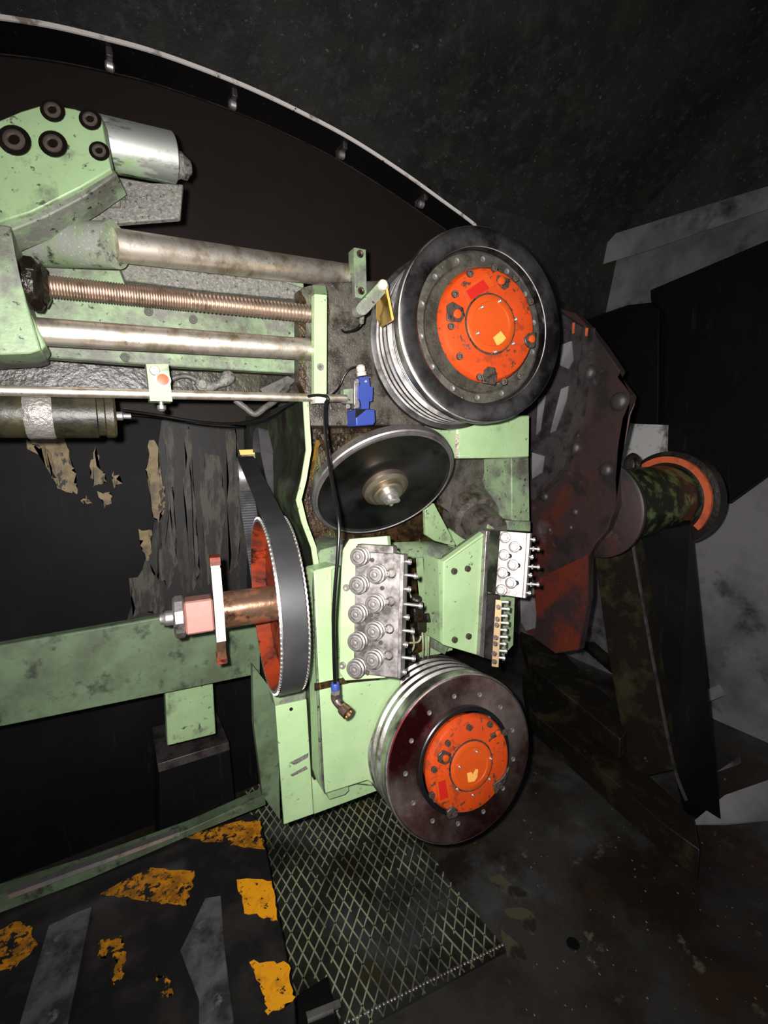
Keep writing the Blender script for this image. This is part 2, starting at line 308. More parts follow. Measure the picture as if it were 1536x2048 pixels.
# flaked undercoat on the back wall
def flake(pts, m='flake'):
    c = [on(1, x, y, 1.7797 if m == 'flake_haze' else 1.7785) for x, y in pts]; P = []
    for a, b in zip(c, c[1:]+c[:1]):
        for k in range(4):
            q = a.lerp(b, k/4); P.append(q+Vector((random.uniform(-.008, .008), 0, random.uniform(-.010, .010))))
    o = obj('bare_patch', prism(bmesh.new(), P, (0, .0002 if m == 'flake_haze' else .001, 0)), m, wb, smooth=0); return o
for pts in ([(55, 865), (130, 868), (142, 930), (150, 950), (160, 985), (120, 980), (100, 940), (98, 900), (75, 890), (60, 900)],
            [(190, 897), (198, 930), (212, 955), (205, 970), (186, 975), (184, 930)], [(228, 938), (240, 968), (222, 972)], [(200, 985), (222, 990), (218, 1010), (204, 1012)], [(165, 992), (182, 1000), (182, 1008), (163, 1004)],
            [(300, 880), (315, 900), (315, 940), (332, 985), (330, 1010), (318, 1042), (306, 1030), (298, 960), (292, 925)],
            [(282, 1058), (300, 1062), (302, 1110), (292, 1118), (284, 1090)]): flake(pts)
for pts in ([(330, 850), (342, 850), (345, 950), (348, 1060), (355, 1120), (340, 1180), (322, 1150), (318, 1090), (338, 1040), (332, 930)],
            [(372, 860), (384, 850), (380, 940), (392, 1060), (400, 1130), (385, 1180), (372, 1080), (368, 960)],
            [(408, 905), (440, 912), (448, 1020), (440, 1150), (415, 1170), (404, 1060), (402, 960)],
            [(455, 860), (472, 855), (478, 1000), (480, 1130), (460, 1150), (456, 1000)],
            [(262, 1160), (300, 1130), (330, 1190), (325, 1225), (270, 1230)],
            [(318, 835), (400, 830), (490, 830), (495, 1190), (380, 1230), (250, 1250), (300, 1090), (325, 1040)]): flake(pts, 'flake_dim' if len(pts) != 8 or pts[0] != (318, 835) else 'flake_haze')
# tread plate on the floor
tp = thing('tread_plate', 'dark steel tread plate with raised diamond ribs below the lower pulley', 'floor plate', on(2, 740, 1830, 0))
TPZ = .008
poly = [on(2, x, y, TPZ) for x, y in ((480, 1590), (640, 1500), (800, 1600), (862, 1710), (905, 1770), (1012, 1900), (590, 2130), (585, 2010), (540, 1800))]
obj('plate', prism(bmesh.new(), poly, (0, 0, -.0075)), 'tread', tp, smooth=0)
d1 = (on(2, 720, 1880, 0)-on(2, 660, 1795, 0)); d1.normalize()
d2 = (on(2, 660, 1880, 0)-on(2, 690, 1800, 0)); d2.normalize()
def clipline(p, d):
    ts = []
    for a, b in zip(poly, poly[1:]+poly[:1]):
        e = b-a; den = d.x*e.y-d.y*e.x
        if abs(den) < 1e-9: continue
        w = a-p; t = (w.x*e.y-w.y*e.x)/den; s = (w.x*d.y-w.y*d.x)/den
        if 0 <= s <= 1: ts.append(t)
    return (min(ts), max(ts)) if len(ts) >= 2 else None
ctr = on(2, 700, 1820, TPZ); sp = .0275; bm = bmesh.new()
for d in (d1, d2):
    nn = Vector((-d.y, d.x, 0))
    for k in range(-46, 47):
        p = ctr+nn*(k*sp); tt = clipline(p, d)
        if not tt: continue
        t0 = tt[0]
        while t0 < tt[1]:                       # broken into worn runs
            t1 = min(t0+random.uniform(.06, .45), tt[1])
            q = p+d*(t0+t1)/2; hgt = random.choice((.0022, .0026, .003))
            if t1-t0 > .01: box(bm, (q.x, q.y, TPZ+hgt/2), (t1-t0, .0036, hgt), zrot((0, 0, 1), d))
            t0 = t1+(random.choice((0, 0, .03)))
stuff(obj('diamond_ribs', bm, 'tread_rib', tp, 'worn bright crossing ribs', smooth=0))
bm = bmesh.new(); a, b = on(2, 690, 2046, TPZ), on(2, 1005, 1890, TPZ)
for k in range(46):
    q = a.lerp(b, k/45.); lathe([(.004, 0), (.0042, .002), (0, .005)], 8, bm, c=q+Vector((random.uniform(-.001, .001), 0, 0)), caps=False)
stuff(obj('weld_bead', bm, 'steel', tp, 'dotted bright weld line'))
# pale scrapes on the floor, part of the setting
for pts in ([(1010, 1820), (1050, 1815), (1078, 1840), (1070, 1870), (1055, 1865), (1040, 1840), (1012, 1835)], [(1000, 1855), (1020, 1875), (1050, 1900), (1052, 1920), (1015, 1910)], [(975, 1755), (1000, 1750), (1060, 1790), (1030, 1800)]):
    P = []; c = [on(2, x, y, .0008) for x, y in pts]
    for a, b in zip(c, c[1:]+c[:1]):
        for k in range(4): P.append(a.lerp(b, k/4)+Vector((random.uniform(-.004, .004), random.uniform(-.004, .004), 0)))
    obj('scrape', prism(bmesh.new(), P, (0, 0, -.0007)), 'scrape', fo, smooth=0)
# ================================================================ BED (left, behind)
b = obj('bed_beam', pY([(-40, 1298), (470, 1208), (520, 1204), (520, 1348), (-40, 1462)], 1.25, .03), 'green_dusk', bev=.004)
tag(b, 'long grey-green machine beam crossing behind the red-armed shaft', 'beam')
b = obj('beam_bracket', pY([(330, 1376), (425, 1352), (432, 1468), (335, 1492)], 1.33, .05), 'green', bev=.003); tag(b, 'small square green bracket under the long beam', 'bracket')
b = thing('drawer_box', 'dark steel box on the floor under the small green bracket', 'box', on(1, 390, 1600, 1.5))
obj('body', pY([(318, 1538), (460, 1500), (470, 1600), (470, 1790), (320, 1830)], 1.50, .2), 'wallsoot', b, bev=.004)
obj('lid', pY([(315, 1528), (458, 1484), (460, 1500), (317, 1546)], 1.48, .22), 'soot_steel', b, 'scuffed grey edge', bev=.002)
b = thing('guide_rail', 'narrow green rail with a bright lower edge behind the yellow-striped deck', 'rail', on(1, 260, 1720, 1.40))
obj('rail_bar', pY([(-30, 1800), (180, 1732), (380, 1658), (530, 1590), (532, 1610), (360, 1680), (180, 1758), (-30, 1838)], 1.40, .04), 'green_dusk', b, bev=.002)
obj('rail_lip', pY([(15, 1790), (360, 1664), (360, 1671), (18, 1799)], 1.372, .02), 'chrome', b, 'thin bright steel strip')
# striped deck
DZ = .20
dk = thing('striped_deck', 'black deck cover with worn yellow hazard stripes at the lower left', 'deck', on(2, 300, 1900, DZ))
obj('cover', pZ([(-200, 1900), (18, 1806), (362, 1678), (505, 1628), (524, 1650), (548, 1780), (572, 1900), (590, 2010), (600, 2300), (-300, 2300)], DZ, .19), 'blackpaint', dk, bev=.003)
for pts, m in (([(372, 1674), (470, 1642), (520, 1642), (528, 1698), (460, 1690)], 'hazard'), ([(202, 1786), (300, 1733), (392, 1742), (372, 1812), (290, 1800)], 'hazard'),
               ([(470, 1758), (545, 1762), (558, 1842), (540, 1838), (492, 1825)], 'hazard_good'), ([(500, 1920), (578, 1925), (588, 2000), (535, 2028), (525, 1985)], 'hazard_good'),
               ([(-20, 1872), (30, 1845), (60, 1850), (75, 1890), (30, 1935), (-20, 1940)], 'hazard'), ([(200, 1882), (240, 1875), (252, 1905), (245, 1955), (225, 1968), (235, 1920), (198, 1910)], 'hazard'),
               ([(312, 1955), (335, 1952), (345, 1985), (328, 1996)], 'hazard')):
    c = [on(2, x, y, DZ+.0012) for x, y in pts]; P = []
    for a, b in zip(c, c[1:]+c[:1]):
        for k in range(7): P.append(a.lerp(b, k/7)+Vector((random.uniform(-.0045, .0045), random.uniform(-.0045, .0045), 0)))
    obj('hazard_patch', prism(bmesh.new(), P, (0, 0, -.001)), m, dk, smooth=0)
b = tag(obj('steel_strip', pZ([(97, 1850), (150, 1825), (184, 1812), (135, 2050), (120, 2200), (0, 2200), (38, 2050)], DZ+.012, .010), 'duskgrey', bev=.002), 'wide grey steel strip on the deck near the left edge', 'strip')
b = tag(obj('steel_strip', pZ([(375, 1870), (410, 1795), (442, 1790), (450, 1900), (470, 2060), (470, 2200), (395, 2200), (398, 2000), (360, 1900)], DZ+.010, .008), 'duskgrey', bev=.002), 'narrow grey steel strip on the deck between the yellow patches', 'strip')
b = thing('black_block', 'black oily block with a bright rib at the bottom edge of the tread plate', 'block', on(2, 630, 2040, .02))
obj('body', pZ([(592, 1990), (655, 1950), (680, 2060), (690, 2200), (600, 2200)], .10, .085), 'black', b, bev=.004)
obj('bright_rib', pZ([(612, 2024), (678, 1998), (682, 2010), (615, 2038)], .106, .006), 'chrome', b)
# ================================================================ BOW
bow = thing('flyer_bow', 'long thin curved bow sweeping over the top of the machine, bright worn edge', 'bow', on(1, 500, 180, 1.15))
bp = [(-60, 32), (0, 38), (100, 54), (200, 77), (300, 104), (400, 139), (500, 179), (600, 226), (700, 279), (800, 343), (880, 400), (955, 456), (1010, 510), (1060, 570)]
cv = spline([on(1, x, y, 1.15) for x, y in bp], 6)
def strip(y0, y1, th, off=0):
    bm = bmesh.new(); R = []
    for i, p in enumerate(cv):
        t = (cv[min(i+1, len(cv)-1)]-cv[max(0, i-1)]).normalized(); n = Vector((-t.z, 0, t.x))
        q = p+n*off
        R.append([bm.verts.new(Vector((q.x, y, q.z))+n*s) for y, s in ((y0, 0), (y0, th), (y1, th), (y1, 0))])
    for a, b2 in zip(R, R[1:]):
        for k in range(4): bm.faces.new((a[k], b2[k], b2[(k+1) % 4], a[(k+1) % 4]))
    bm.faces.new(R[0]); bm.faces.new(R[-1][::-1]); return bm
obj('bow_strip', strip(1.152, 1.235, .006), 'bow', bow)
obj('bow_edge', strip(1.148, 1.152, .0075, -.001), 'bow_edge', bow, 'bright scraped front edge')
obj('rear_edge', strip(1.235, 1.239, .0065), 'soot_steel', bow, 'dull rear edge')
for (x, y) in ((215, 83), (463, 166), (682, 272), (842, 375)):
    p = on(1, x, y, 1.19); g = link('wire_guide', None, None, Matrix.Translation(p), bow); g.empty_display_size = .01
    bm = bmesh.new(); box(bm, p+Vector((0, 0, -.022)), (.012, .05, .040)); obj('guide_block', bm, 'soot_steel', g, bev=.002)
    lat('eyelet', [(.006, 0), (.010, .003), (.010, .014), (.006, .017)], 'steel', p+Vector((-.009, 0, -.045)), (1, 0, 0), g, 16)
# ================================================================ ROD CARRIAGE (left)
bp_ = thing('slide_back_plate', 'large dusty green plate behind the three horizontal rods', 'plate', on(1, 330, 740, 1.05))
obj('plate', pY([(60, 470), (230, 470), (300, 500), (608, 560), (612, 748), (300, 730), (-20, 706), (-20, 600), (60, 590)], 1.05, .03), 'green_dirty', bp_, bev=.003)
obj('dust_ledge', pY([(232, 512), (250, 515), (420, 545), (560, 560), (608, 575), (608, 600), (420, 582), (250, 560)], 1.02, .03), 'dust', bp_, 'grey crust of metal dust', bev=.003)
obj('lower_beam', pY([(-40, 708), (300, 736), (608, 752), (612, 800), (-40, 776)], 1.09, .06), 'oilblack', bp_, 'dark oily lower web', bev=.003)
for x, y in ((297, 624), (386, 640), (250, 715)): inst('bolt', SO['dust'], on(1, x, y, 1.05), (0, -1, 0), bp_, .008)
# end block
eb = thing('bearing_block', 'grimy green bearing block holding the rods at the left edge', 'bearing block', on(1, 40, 700, .95))
obj('block', pY([(-60, 440), (22, 452), (28, 520), (52, 600), (82, 700), (60, 707), (-60, 712)], .90, .13), 'green_dirty', eb, bev=.004)
obj('rod_collar', pY([(50, 600), (64, 632), (92, 690), (80, 706), (58, 700)], .92, .08), 'green', eb, bev=.003)
r0, r1 = at(20, 478, .715), at(226, 484, .725)
tr1, tr2 = at(228, 490, .775), at(702, 553, 1.10)
dt = (tr2-tr1).normalized()
se0, se1 = at(24, 488, .80), at(230, 491, .77)
lat('sleeve', [(.035, 0), (.035, (se1-se0).length), (.025, (se1-se0).length)], 'dustsleeve', se0, se1-se0, eb, 48, 'dusty sleeve round the top rod')
q1, q2 = on(1, 52, 566, .95), on(1, 66, 570, .95)
lat('screw_nut', [(.02, 0), (.036, .004), (.038, .018), (.03, .026), (.033, .03), (.022, .036)], 'grease', on(1, 42, 566, .95), (1, 0, 0), eb, 24, 'oily black nut round the screw', wob=.05)
for x, y in ((57, 527), (75, 612)): inst('bolt', HX['grease'], on(1, x, y, .90), (0, -1, 0), eb, .010)
# rods
tag(cyl('slide_rod', tr1, tr2, .0258, 'rod', seg=48), 'topmost of the thick polished steel rods, ending at the short clamp bar', 'rod')
la, lb = on(1, 60, 662, .95), on(1, 640, 700, .95)
la.z = la.z; tag(cyl('slide_rod', la, lb, .0215, 'rod', seg=48), 'lowest of the thick polished steel rods, ending at the pale green strap', 'rod')
# threaded screw
sa, sb = on(1, 52, 568, .95), on(1, 636, 629, .95); sd = (sb-sa).normalized(); L_ = (sb-sa).length
prof = [(.0145, 0)]
z = .002
while z < L_-.01:
    pit = .0042 if z < L_*.48 else .0072; a = .0172
    prof += [(a-.0022, z), (a, z+pit*.35), (a, z+pit*.65)]; z += pit
prof.append((.0145, L_))
sc = thing('lead_screw', 'bronze-coloured threaded lead screw between the two polished rods', 'screw', sa)
link('screw', bm2me(lathe(prof, 24), 'screw', 25), 'thread', Matrix.Translation(sa) @ zrot(sd).to_4x4(), sc)
# top-left bracket
BR = Fr(at(110, 330, .70), (-.30, -.95, .12))
br = thing('arm_bracket', 'green faceted bracket plate with five oily bolts at the upper left', 'bracket', None or BR.o)
out = [(-40, 256), (0, 240), (42, 222), (92, 207), (150, 217), (203, 236), (214, 300), (222, 338), (160, 375), (60, 425), (-40, 455)]
obj('plate', BR.prism(out, 0, .022), 'green', br, bev=.002)
obj('flange', BR.prism([(-40, 452), (60, 424), (165, 372), (226, 336), (234, 348), (170, 393), (95, 432), (20, 462), (-40, 486)], -.008, .05), 'green_dirty', br, 'oil-stained lower lip', bev=.002)
for i, (x, y, s) in enumerate(((30, 282, .0175), (107, 289, .0155), (106, 222, .0135), (181, 240, .0125), (199, 303, .0115))):
    inst('bolt', SUNK, BR.whit(x, y, 0), BR.z, br, s)
    inst('washer_or_shadow', mm(bm2me(lathe([(1.25, 0), (1.25, .12), (.9, .12)], 24), 'washer_or_shadow'), 'grease'), BR.whit(x, y, 0), BR.z, br, s)
# roller sleeve
c1, c2 = at(196, 286, .80), at(360, 320, .875); dd = (c2-c1).normalized(); ln = (c2-c1).length
rs = thing('guide_cylinder', 'short scuffed green and bare steel cylinder beside the faceted bracket', 'cylinder', c1)
M['scuffcyl'] = mat('scuffed_green_on_steel', (.72, .74, .68), .42, .85, layers=[dict(c='8ba678', n=(9, .50, .56), st=(1, 1, .35), r=.4, m=.1), dict(c='4a4c44', n=(26, .56, .66), st=(1, 1, .4))], bump=(40, .12, .002))
lat('shell', [(.030, 0), (.039, .001), (.040, .012), (.0375, .013), (.0375, .017), (.041, .018), (.041, ln-.002), (.039, ln), (.02, ln)], 'scuffcyl', c1-dd*.012, dd, rs, 64)
lat('neck', [(.037, -.02), (.037, .0)], 'soot_steel', c1-dd*.012, dd, rs, 48)
lat('worn_bush', [(.022, 0), (.022, .012), (.018, .022), (.012, .03), (0, .03)], 'dust', c2-dd*.013+Vector((0, 0, -.012)), dd, rs, 14, 'crusty broken stub', wob=.14)
GD = Fr(at(240, 400, .80), (-.2, -.97, .1))
g = thing('dust_guard', 'grey dust-covered sheet guard below the scuffed cylinder', 'guard', GD.o)
obj('sheet', GD.prism([(110, 428), (175, 385), (226, 352), (300, 365), (366, 368), (360, 436), (230, 446), (120, 444)], 0, .012), 'dust', g, bev=.002)
obj('fold', GD.prism([(140, 405), (240, 400), (240, 412), (130, 418)], .006, .006), 'dust', g)
bm = bmesh.new()
for k in range(26):
    q = GD.whit(265+random.gauss(0, 14), 400+random.gauss(0, 5), .0); r = random.uniform(.002, .006)
    bmesh.ops.create_icosphere(bm, subdivisions=1, radius=r, matrix=Matrix.Translation(q))
stuff(obj('dust_crumbs', bm, 'dust', g, smooth=0))
obj('under_plate', GD.prism([(22, 462), (112, 440), (222, 447), (222, 458), (25, 474)], -.012, .03), 'dust', g, bev=.002)
# thin rod with clamp
t1, t2 = on(1, -40, 780, .93), on(1, 692, 797, .93)
tag(cyl('thin_rod', t1, t2, .0083, 'rod', seg=32), 'thin polished steel rod running below the green plate', 'rod')
cl = thing('rod_clamp', 'small pale green clamp block with an orange cap on the thin rod', 'clamp', on(1, 320, 805, .92))
obj('block', pY([(292, 728), (337, 728), (341, 770), (345, 803), (300, 802), (297, 765)], .915, .035), 'green', cl, bev=.003)
lat('orange_cap', [(.0125, 0), (.0125, .003), (.0095, .0035), (.0095, .007), (0, .0075)], 'orange_cap', on(1, 325, 760, .915), (0, -1, 0), cl, 24)
lat('cap_ring', [(.0135, 0), (.0135, .003), (.011, .004)], 'white', on(1, 325, 760, .915), (0, -1, 0), cl, 24)
inst('screw', SO['steel'], on(1, 309, 742, .915), (0, -1, 0), cl, .008)
q = on(1, 322, 803, .93); lat('thumb_screw', [(.004, 0), (.004, .006), (.0075, .007), (.0075, .013), (.004, .017)], 'steel', q, (0, 0, -1), cl, 16)
# olive cylinder
oa, ob = on(1, -60, 826, 1.00), on(1, 232, 832, 1.00)
oc = thing('air_cylinder', 'dirty olive cylinder below the thin rod at the left edge', 'cylinder', oa)
h = (ob-oa).length; lat('barrel', [(.040, 0), (.040, h-.03), (.036, h-.028), (.036, h-.018), (.040, h-.016), (.040, h-.004), (.036, h), (.012, h)], 'olive', oa, ob-oa, oc, 48)
ta = on(1, 52, 828, 1.00); lat('tape_wrap', [(.0412, 0), (.0425, .003), (.0425, .036), (.041, .040)], 'tape', ta, ob-oa, oc, 40, 'silvery crinkled tape', wob=.012)
lat('cable_gland', [(.008, 0), (.008, .01), (.005, .012), (.005, .024)], 'steel', ob, ob-oa, oc, 14)
# loose cable + hoses
tag(obj('sensor_cable', tube([at(246, 821, 1.02), at(300, 828, 1.03), at(400, 844, 1.05), at(470, 847, 1.04), at(530, 836, 1.0), at(575, 810, .98), at(620, 792, .955), at(650, 792, .945), at(657, 800, .945)], .0032), 'cable'), 'thin black cable drooping from the olive cylinder to the green strap', 'cable')
tag(obj('hose', tube([on(1, 330, 778, 1.07), on(1, 345, 758, 1.06), on(1, 372, 752, 1.06), on(1, 396, 762, 1.06), on(1, 412, 776, 1.07)], .0055), 'hose'), 'short grey hose arching right beside the clamp with the orange cap', 'hose')
tag(obj('hose', tube([on(1, 470, 800, 1.0), on(1, 490, 815, 1.0), on(1, 510, 828, 1.0), on(1, 530, 815, 1.0), on(1, 552, 800, 1.01), on(1, 575, 775, 1.03)], .0065), 'hose'), 'grey hose sagging in a V below the thin rod', 'hose')
lp = thing('junction_lump', 'greasy grey fittings clustered above the thin rod near the strap', 'fitting', on(1, 440, 775, 1.05))
obj('elbow', tube([on(1, 398, 768, 1.06), on(1, 420, 774, 1.05), on(1, 445, 765, 1.05), on(1, 460, 750, 1.06)], lambda t: .011+.004*math.sin(9*t)), 'dust', lp)
lat('nut', [(.014, 0), (.014, .014), (.008, .018)], 'dust', on(1, 402, 770, 1.055), (0, -1, 0), lp, 6)
obj('clip', pY([(520, 778), (575, 752), (592, 760), (560, 790), (530, 792)], 1.03, .01), 'hose', lp)
# ================================================================ FRAME
fr = thing('machine_frame', 'pale green welded machine frame carrying both grooved pulleys', 'machine frame', (.6, 1.1, .5))
obj('upper_mount', pY([(604, 575), (640, 565), (760, 560), (900, 600), (905, 850), (612, 852)], 1.00, .20), 'grime_grey', fr, 'greasy grey-brown block behind the strap', bev=.003)
obj('left_return', pY([(598, 580), (612, 600), (612, 790), (598, 760)], .985, .03), 'grime', fr, 'oil-soaked edge')
obj('web_plate', pY([(596, 830), (930, 830), (935, 1140), (600, 1160)], 1.15, .03), 'grime', fr, 'oily brown web behind the spinning disc')
obj('web_shelf', pY([(640, 868), (800, 862), (800, 915), (668, 925)], 1.12, .03), 'grime', fr, bev=.002)
for a in ([(632, 880), (640, 880), (625, 960), (618, 950)], [(655, 860), (660, 862), (640, 890), (637, 886)]):
    obj('oil_streak', pY(a, 1.147, .002), 'mustard', fr, 'dried yellow oil drip')
# kinked side plate in the plane across the machine
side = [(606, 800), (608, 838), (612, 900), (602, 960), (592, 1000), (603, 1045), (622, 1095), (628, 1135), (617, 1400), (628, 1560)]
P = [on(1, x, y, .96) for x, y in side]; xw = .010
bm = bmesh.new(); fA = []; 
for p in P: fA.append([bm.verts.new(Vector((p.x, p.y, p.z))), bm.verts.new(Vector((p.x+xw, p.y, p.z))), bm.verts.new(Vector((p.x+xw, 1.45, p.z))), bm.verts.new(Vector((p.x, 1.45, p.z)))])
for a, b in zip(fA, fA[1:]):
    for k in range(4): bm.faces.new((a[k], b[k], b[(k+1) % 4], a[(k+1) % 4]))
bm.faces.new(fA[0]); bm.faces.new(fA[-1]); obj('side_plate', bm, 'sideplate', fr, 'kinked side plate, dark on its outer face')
bm = bmesh.new(); fA = []
for p in P[:8]: fA.append([bm.verts.new(Vector((p.x-.001, p.y-.004, p.z))), bm.verts.new(Vector((p.x+xw+.001, p.y-.004, p.z))), bm.verts.new(Vector((p.x+xw+.001, p.y, p.z))), bm.verts.new(Vector((p.x-.001, p.y, p.z)))])
for a, b in zip(fA, fA[1:]):
    for k in range(4): bm.faces.new((a[k], b[k], b[(k+1) % 4], a[(k+1) % 4]))
bm.faces.new(fA[0]); bm.faces.new(fA[-1]); obj('plate_edge', bm, 'green_clean', fr, 'front edge painted pale as if lit')  # paler green than the plate paints the light on its edge
obj('ledge', pY([(628, 1122), (640, 1100), (700, 1085), (700, 1150), (628, 1150)], 1.0, .12), 'green_dirty', fr)
# front box
fbm = pY([(627, 1142), (668, 1132), (700, 1140), (760, 1180), (800, 1240), (805, 1600), (734, 1562), (650, 1589), (640, 1560)], .905, .05)
obj('front_box', fbm, 'green_clean', fr, bev=.004)
obj('box_side', hull([on(1, 626, 1142, .905), on(1, 640, 1560, .905), on(1, 650, 1589, .905), on(1, 626, 1142, 1.0), on(1, 616, 1380, .98), on(1, 624, 1545, .98), on(1, 645, 1580, 1.0), on(1, 690, 1350, .96)]), 'green_dirty', fr)
obj('box_seam', pY([(630, 1368), (700, 1353), (760, 1352), (760, 1360), (700, 1366), (630, 1382)], .903, .004), 'grime', fr, 'oily seam')
obj('panel_seam_post', pY([(664, 1140), (676, 1134), (672, 1240), (684, 1352), (672, 1356), (664, 1240)], .900, .006), 'green', fr)
obj('box_foot', pY([(654, 1582), (696, 1566), (698, 1582), (690, 1590), (658, 1600)], .93, .03), 'green', fr, bev=.002)
obj('base_plate', pY([(624, 1545), (760, 1530), (760, 1580), (628, 1629)], .975, .03), 'green_clean', fr, bev=.002)
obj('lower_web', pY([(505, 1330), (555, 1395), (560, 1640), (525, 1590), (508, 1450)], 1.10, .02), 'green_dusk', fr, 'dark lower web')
pn = thing('cover_panel', 'flat pale green cover panel with scratches below the belt wheel', 'panel', on(1, 597, 1640, .965))
obj('panel', pY([(551, 1413), (613, 1399), (627, 1628), (568, 1649)], .965, .006), 'green_clean', pn, bev=.001)
obj('panel_top', pY([(545, 1390), (612, 1374), (614, 1400), (551, 1413)], .98, .03), 'green_dirty', pn, 'grimy folded top edge')
lat('screw_hole', [(.004, 0), (.004, .0015), (0, .0015)], 'black', on(1, 582, 1418, .965), (0, -1, 0), pn, 12)
for pts in ([(578, 1526), (617, 1506), (616, 1515), (590, 1530)], [(580, 1550), (612, 1532), (616, 1538), (585, 1553)]): obj('scratch', pY(pts, .9645, .0004), 'dust', pn)
# right cabinet of the frame
obj('head_block', pY([(913, 840), (1059, 830), (1058, 915), (1022, 916), (916, 917)], .92, .14), 'green_clean', fr, bev=.004)
obj('block_end', hull([on(1, 911, 868, .922), on(1, 917, 868, .918), on(1, 911, 916, .922), on(1, 917, 917, .918), on(1, 917, 868, 1.0), on(1, 917, 916, 1.0)]), 'chip', fr, 'bare worn end face')
obj('right_post', pY([(1023, 914), (1058, 914), (1060, 1052), (1024, 1040)], .945, .14), 'green_dirty', fr, bev=.003)
obj('recess_plate', pY([(905, 915), (1030, 915), (1030, 1050), (905, 1130)], 1.07, .02), 'green_clean', fr)
lat('housing_cone', [(.080, 0), (.070, .06), (.052, .065), (.050, .14)], 'grime_grey', on(1, 935, 1020, 1.07), (-.22, -1, -.35), fr, 40, 'dusty grey-brown bearing housing')
bm = pY([(870, 915), (976, 915), (965, 960), (972, 1010), (1000, 1050), (940, 1055), (880, 1010)], 1.055, .012); obj('housing_flange', bm, 'grime_grey', fr)
obj('post_foot', pY([(975, 1040), (1062, 1042), (1062, 1064), (975, 1058)], .935, .12), 'green_dirty', fr, bev=.003)
obj('gusset', pY([(850, 1020), (868, 1006), (914, 1094), (870, 1082), (852, 1070)], 1.0, .012), 'green', fr, bev=.002)
obj('cross_rib', hull([on(1, x, y, Y) for x, y, Y in ((783, 1085, 1.02), (860, 1082, 1.02), (920, 1098, .98), (905, 1118, .96), (850, 1114, .99), (785, 1112, 1.0), (783, 1085, 1.06), (920, 1098, 1.04))]), 'green_dirty', fr, 'dusty cross rib')
obj('rear_column', pY([(800, 1112), (905, 1108), (905, 1300), (800, 1330)], 1.02, .02), 'green', fr)
obj('column_rib', pY([(858, 1112), (868, 1108), (880, 1120), (882, 1240), (900, 1290), (890, 1310), (870, 1300), (868, 1140)], .985, .03), 'green_dirty', fr, bev=.002)
obj('oil_slot', pY([(812, 1118), (832, 1116), (834, 1200), (850, 1300), (808, 1320)], 1.016, .003), 'grime', fr, 'oily brown hollow')
# ================================================================ STRAP, CLAMP BAR, TAB
st = thing('strap_bar', 'tall narrow pale green strap with one hole, capping the rod ends', 'bar', on(1, 640, 795, .92))
obj('strap', pY([(629, 587), (655, 589), (654, 788), (629, 788)], .915, .018), 'green_clean', st, bev=.002)
obj('strap_head', hull([on(1, 629, 588, .915), on(1, 655, 589, .915), on(1, 651, 572, .95), on(1, 625, 570, .95), on(1, 629, 588, .933), on(1, 655, 589, .933), on(1, 625, 590, .96)]), 'green', st)
obj('strap_foot', pY([(631, 789), (653, 789), (653, 806), (631, 806)], .912, .03), 'white', st, 'grey square end', bev=.002)
lat('hole', [(.0075, 0), (.0075, .0012), (.004, .0012), (0, -.004)], 'dust', on(1, 641, 734, .915), (0, -1, 0), st, 20)
cb = thing('clamp_bar', 'short dirty green vertical clamp bar with two holes at the top rod end', 'bar', on(1, 722, 596, 1.0))
obj('bar', pY([(708, 494), (732, 498), (734, 590), (731, 598), (711, 594)], .985, .03), 'green_dirty', cb, bev=.002)
for x, y in ((720, 508), (722, 582)): lat('hole', [(.0085, 0), (.0085, .0012), (.006, .0014), (0, -.003)], 'chip', on(1, x, y, .985), (0, -1, 0), cb, 18)
ar = thing('sensor_bracket', 'stubby grey-green arm with a brass plate leaning against the upper pulley', 'bracket', on(1, 748, 630, .93))
cap = [(726-.66*13+13*(-.66*math.cos(t)-.75*math.sin(t)), 619+13*(.75*math.cos(t)-.66*math.sin(t))) for t in [PI*k/8-PI/2 for k in range(9)]]
cap = []
for k in range(9):
    t = PI*k/8; cap.append((726+13*(-.72*math.cos(t)-.69*math.sin(t)), 617+13*(-.69*math.cos(t)+.72*math.sin(t))))
for k in range(9):
    t = PI*k/8; cap.append((766+12*(.72*math.cos(t)+.69*math.sin(t)), 573+12*(.69*math.cos(t)-.72*math.sin(t))))
obj('arm', pY(cap, .80, .02), 'green_dirty', ar, bev=.003)
lat('pin', [(.0095, 0), (.0095, .006), (.007, .009), (0, .009)], 'white', on(1, 764, 571, .80), (0, -1, 0), ar, 20, 'pale worn pin head')
obj('brass_plate', prism(bmesh.new(), [at(767, 562, .885), at(784, 640, .87), at(761, 654, .90), at(752, 636, .91), at(752, 590, .91)], (.004, -.002, 0)), 'brass', ar)
obj('brass_edge', prism(bmesh.new(), [at(768, 560, .883), at(772, 560, .883), at(788, 638, .868), at(784, 642, .868)], (.002, .004, 0)), 'yellow_tag', ar, 'bright cut edge')
obj('lead_wire', tube([at(724, 628, .94), at(722, 645, .95), at(712, 658, .97), at(690, 664, .99), at(684, 660, 1.0)], .0022), 'cable', ar)
obj('fitting', tube([at(722, 622, .92), at(724, 634, .925), at(723, 644, .94)], .005, sm=False), 'dust', ar)
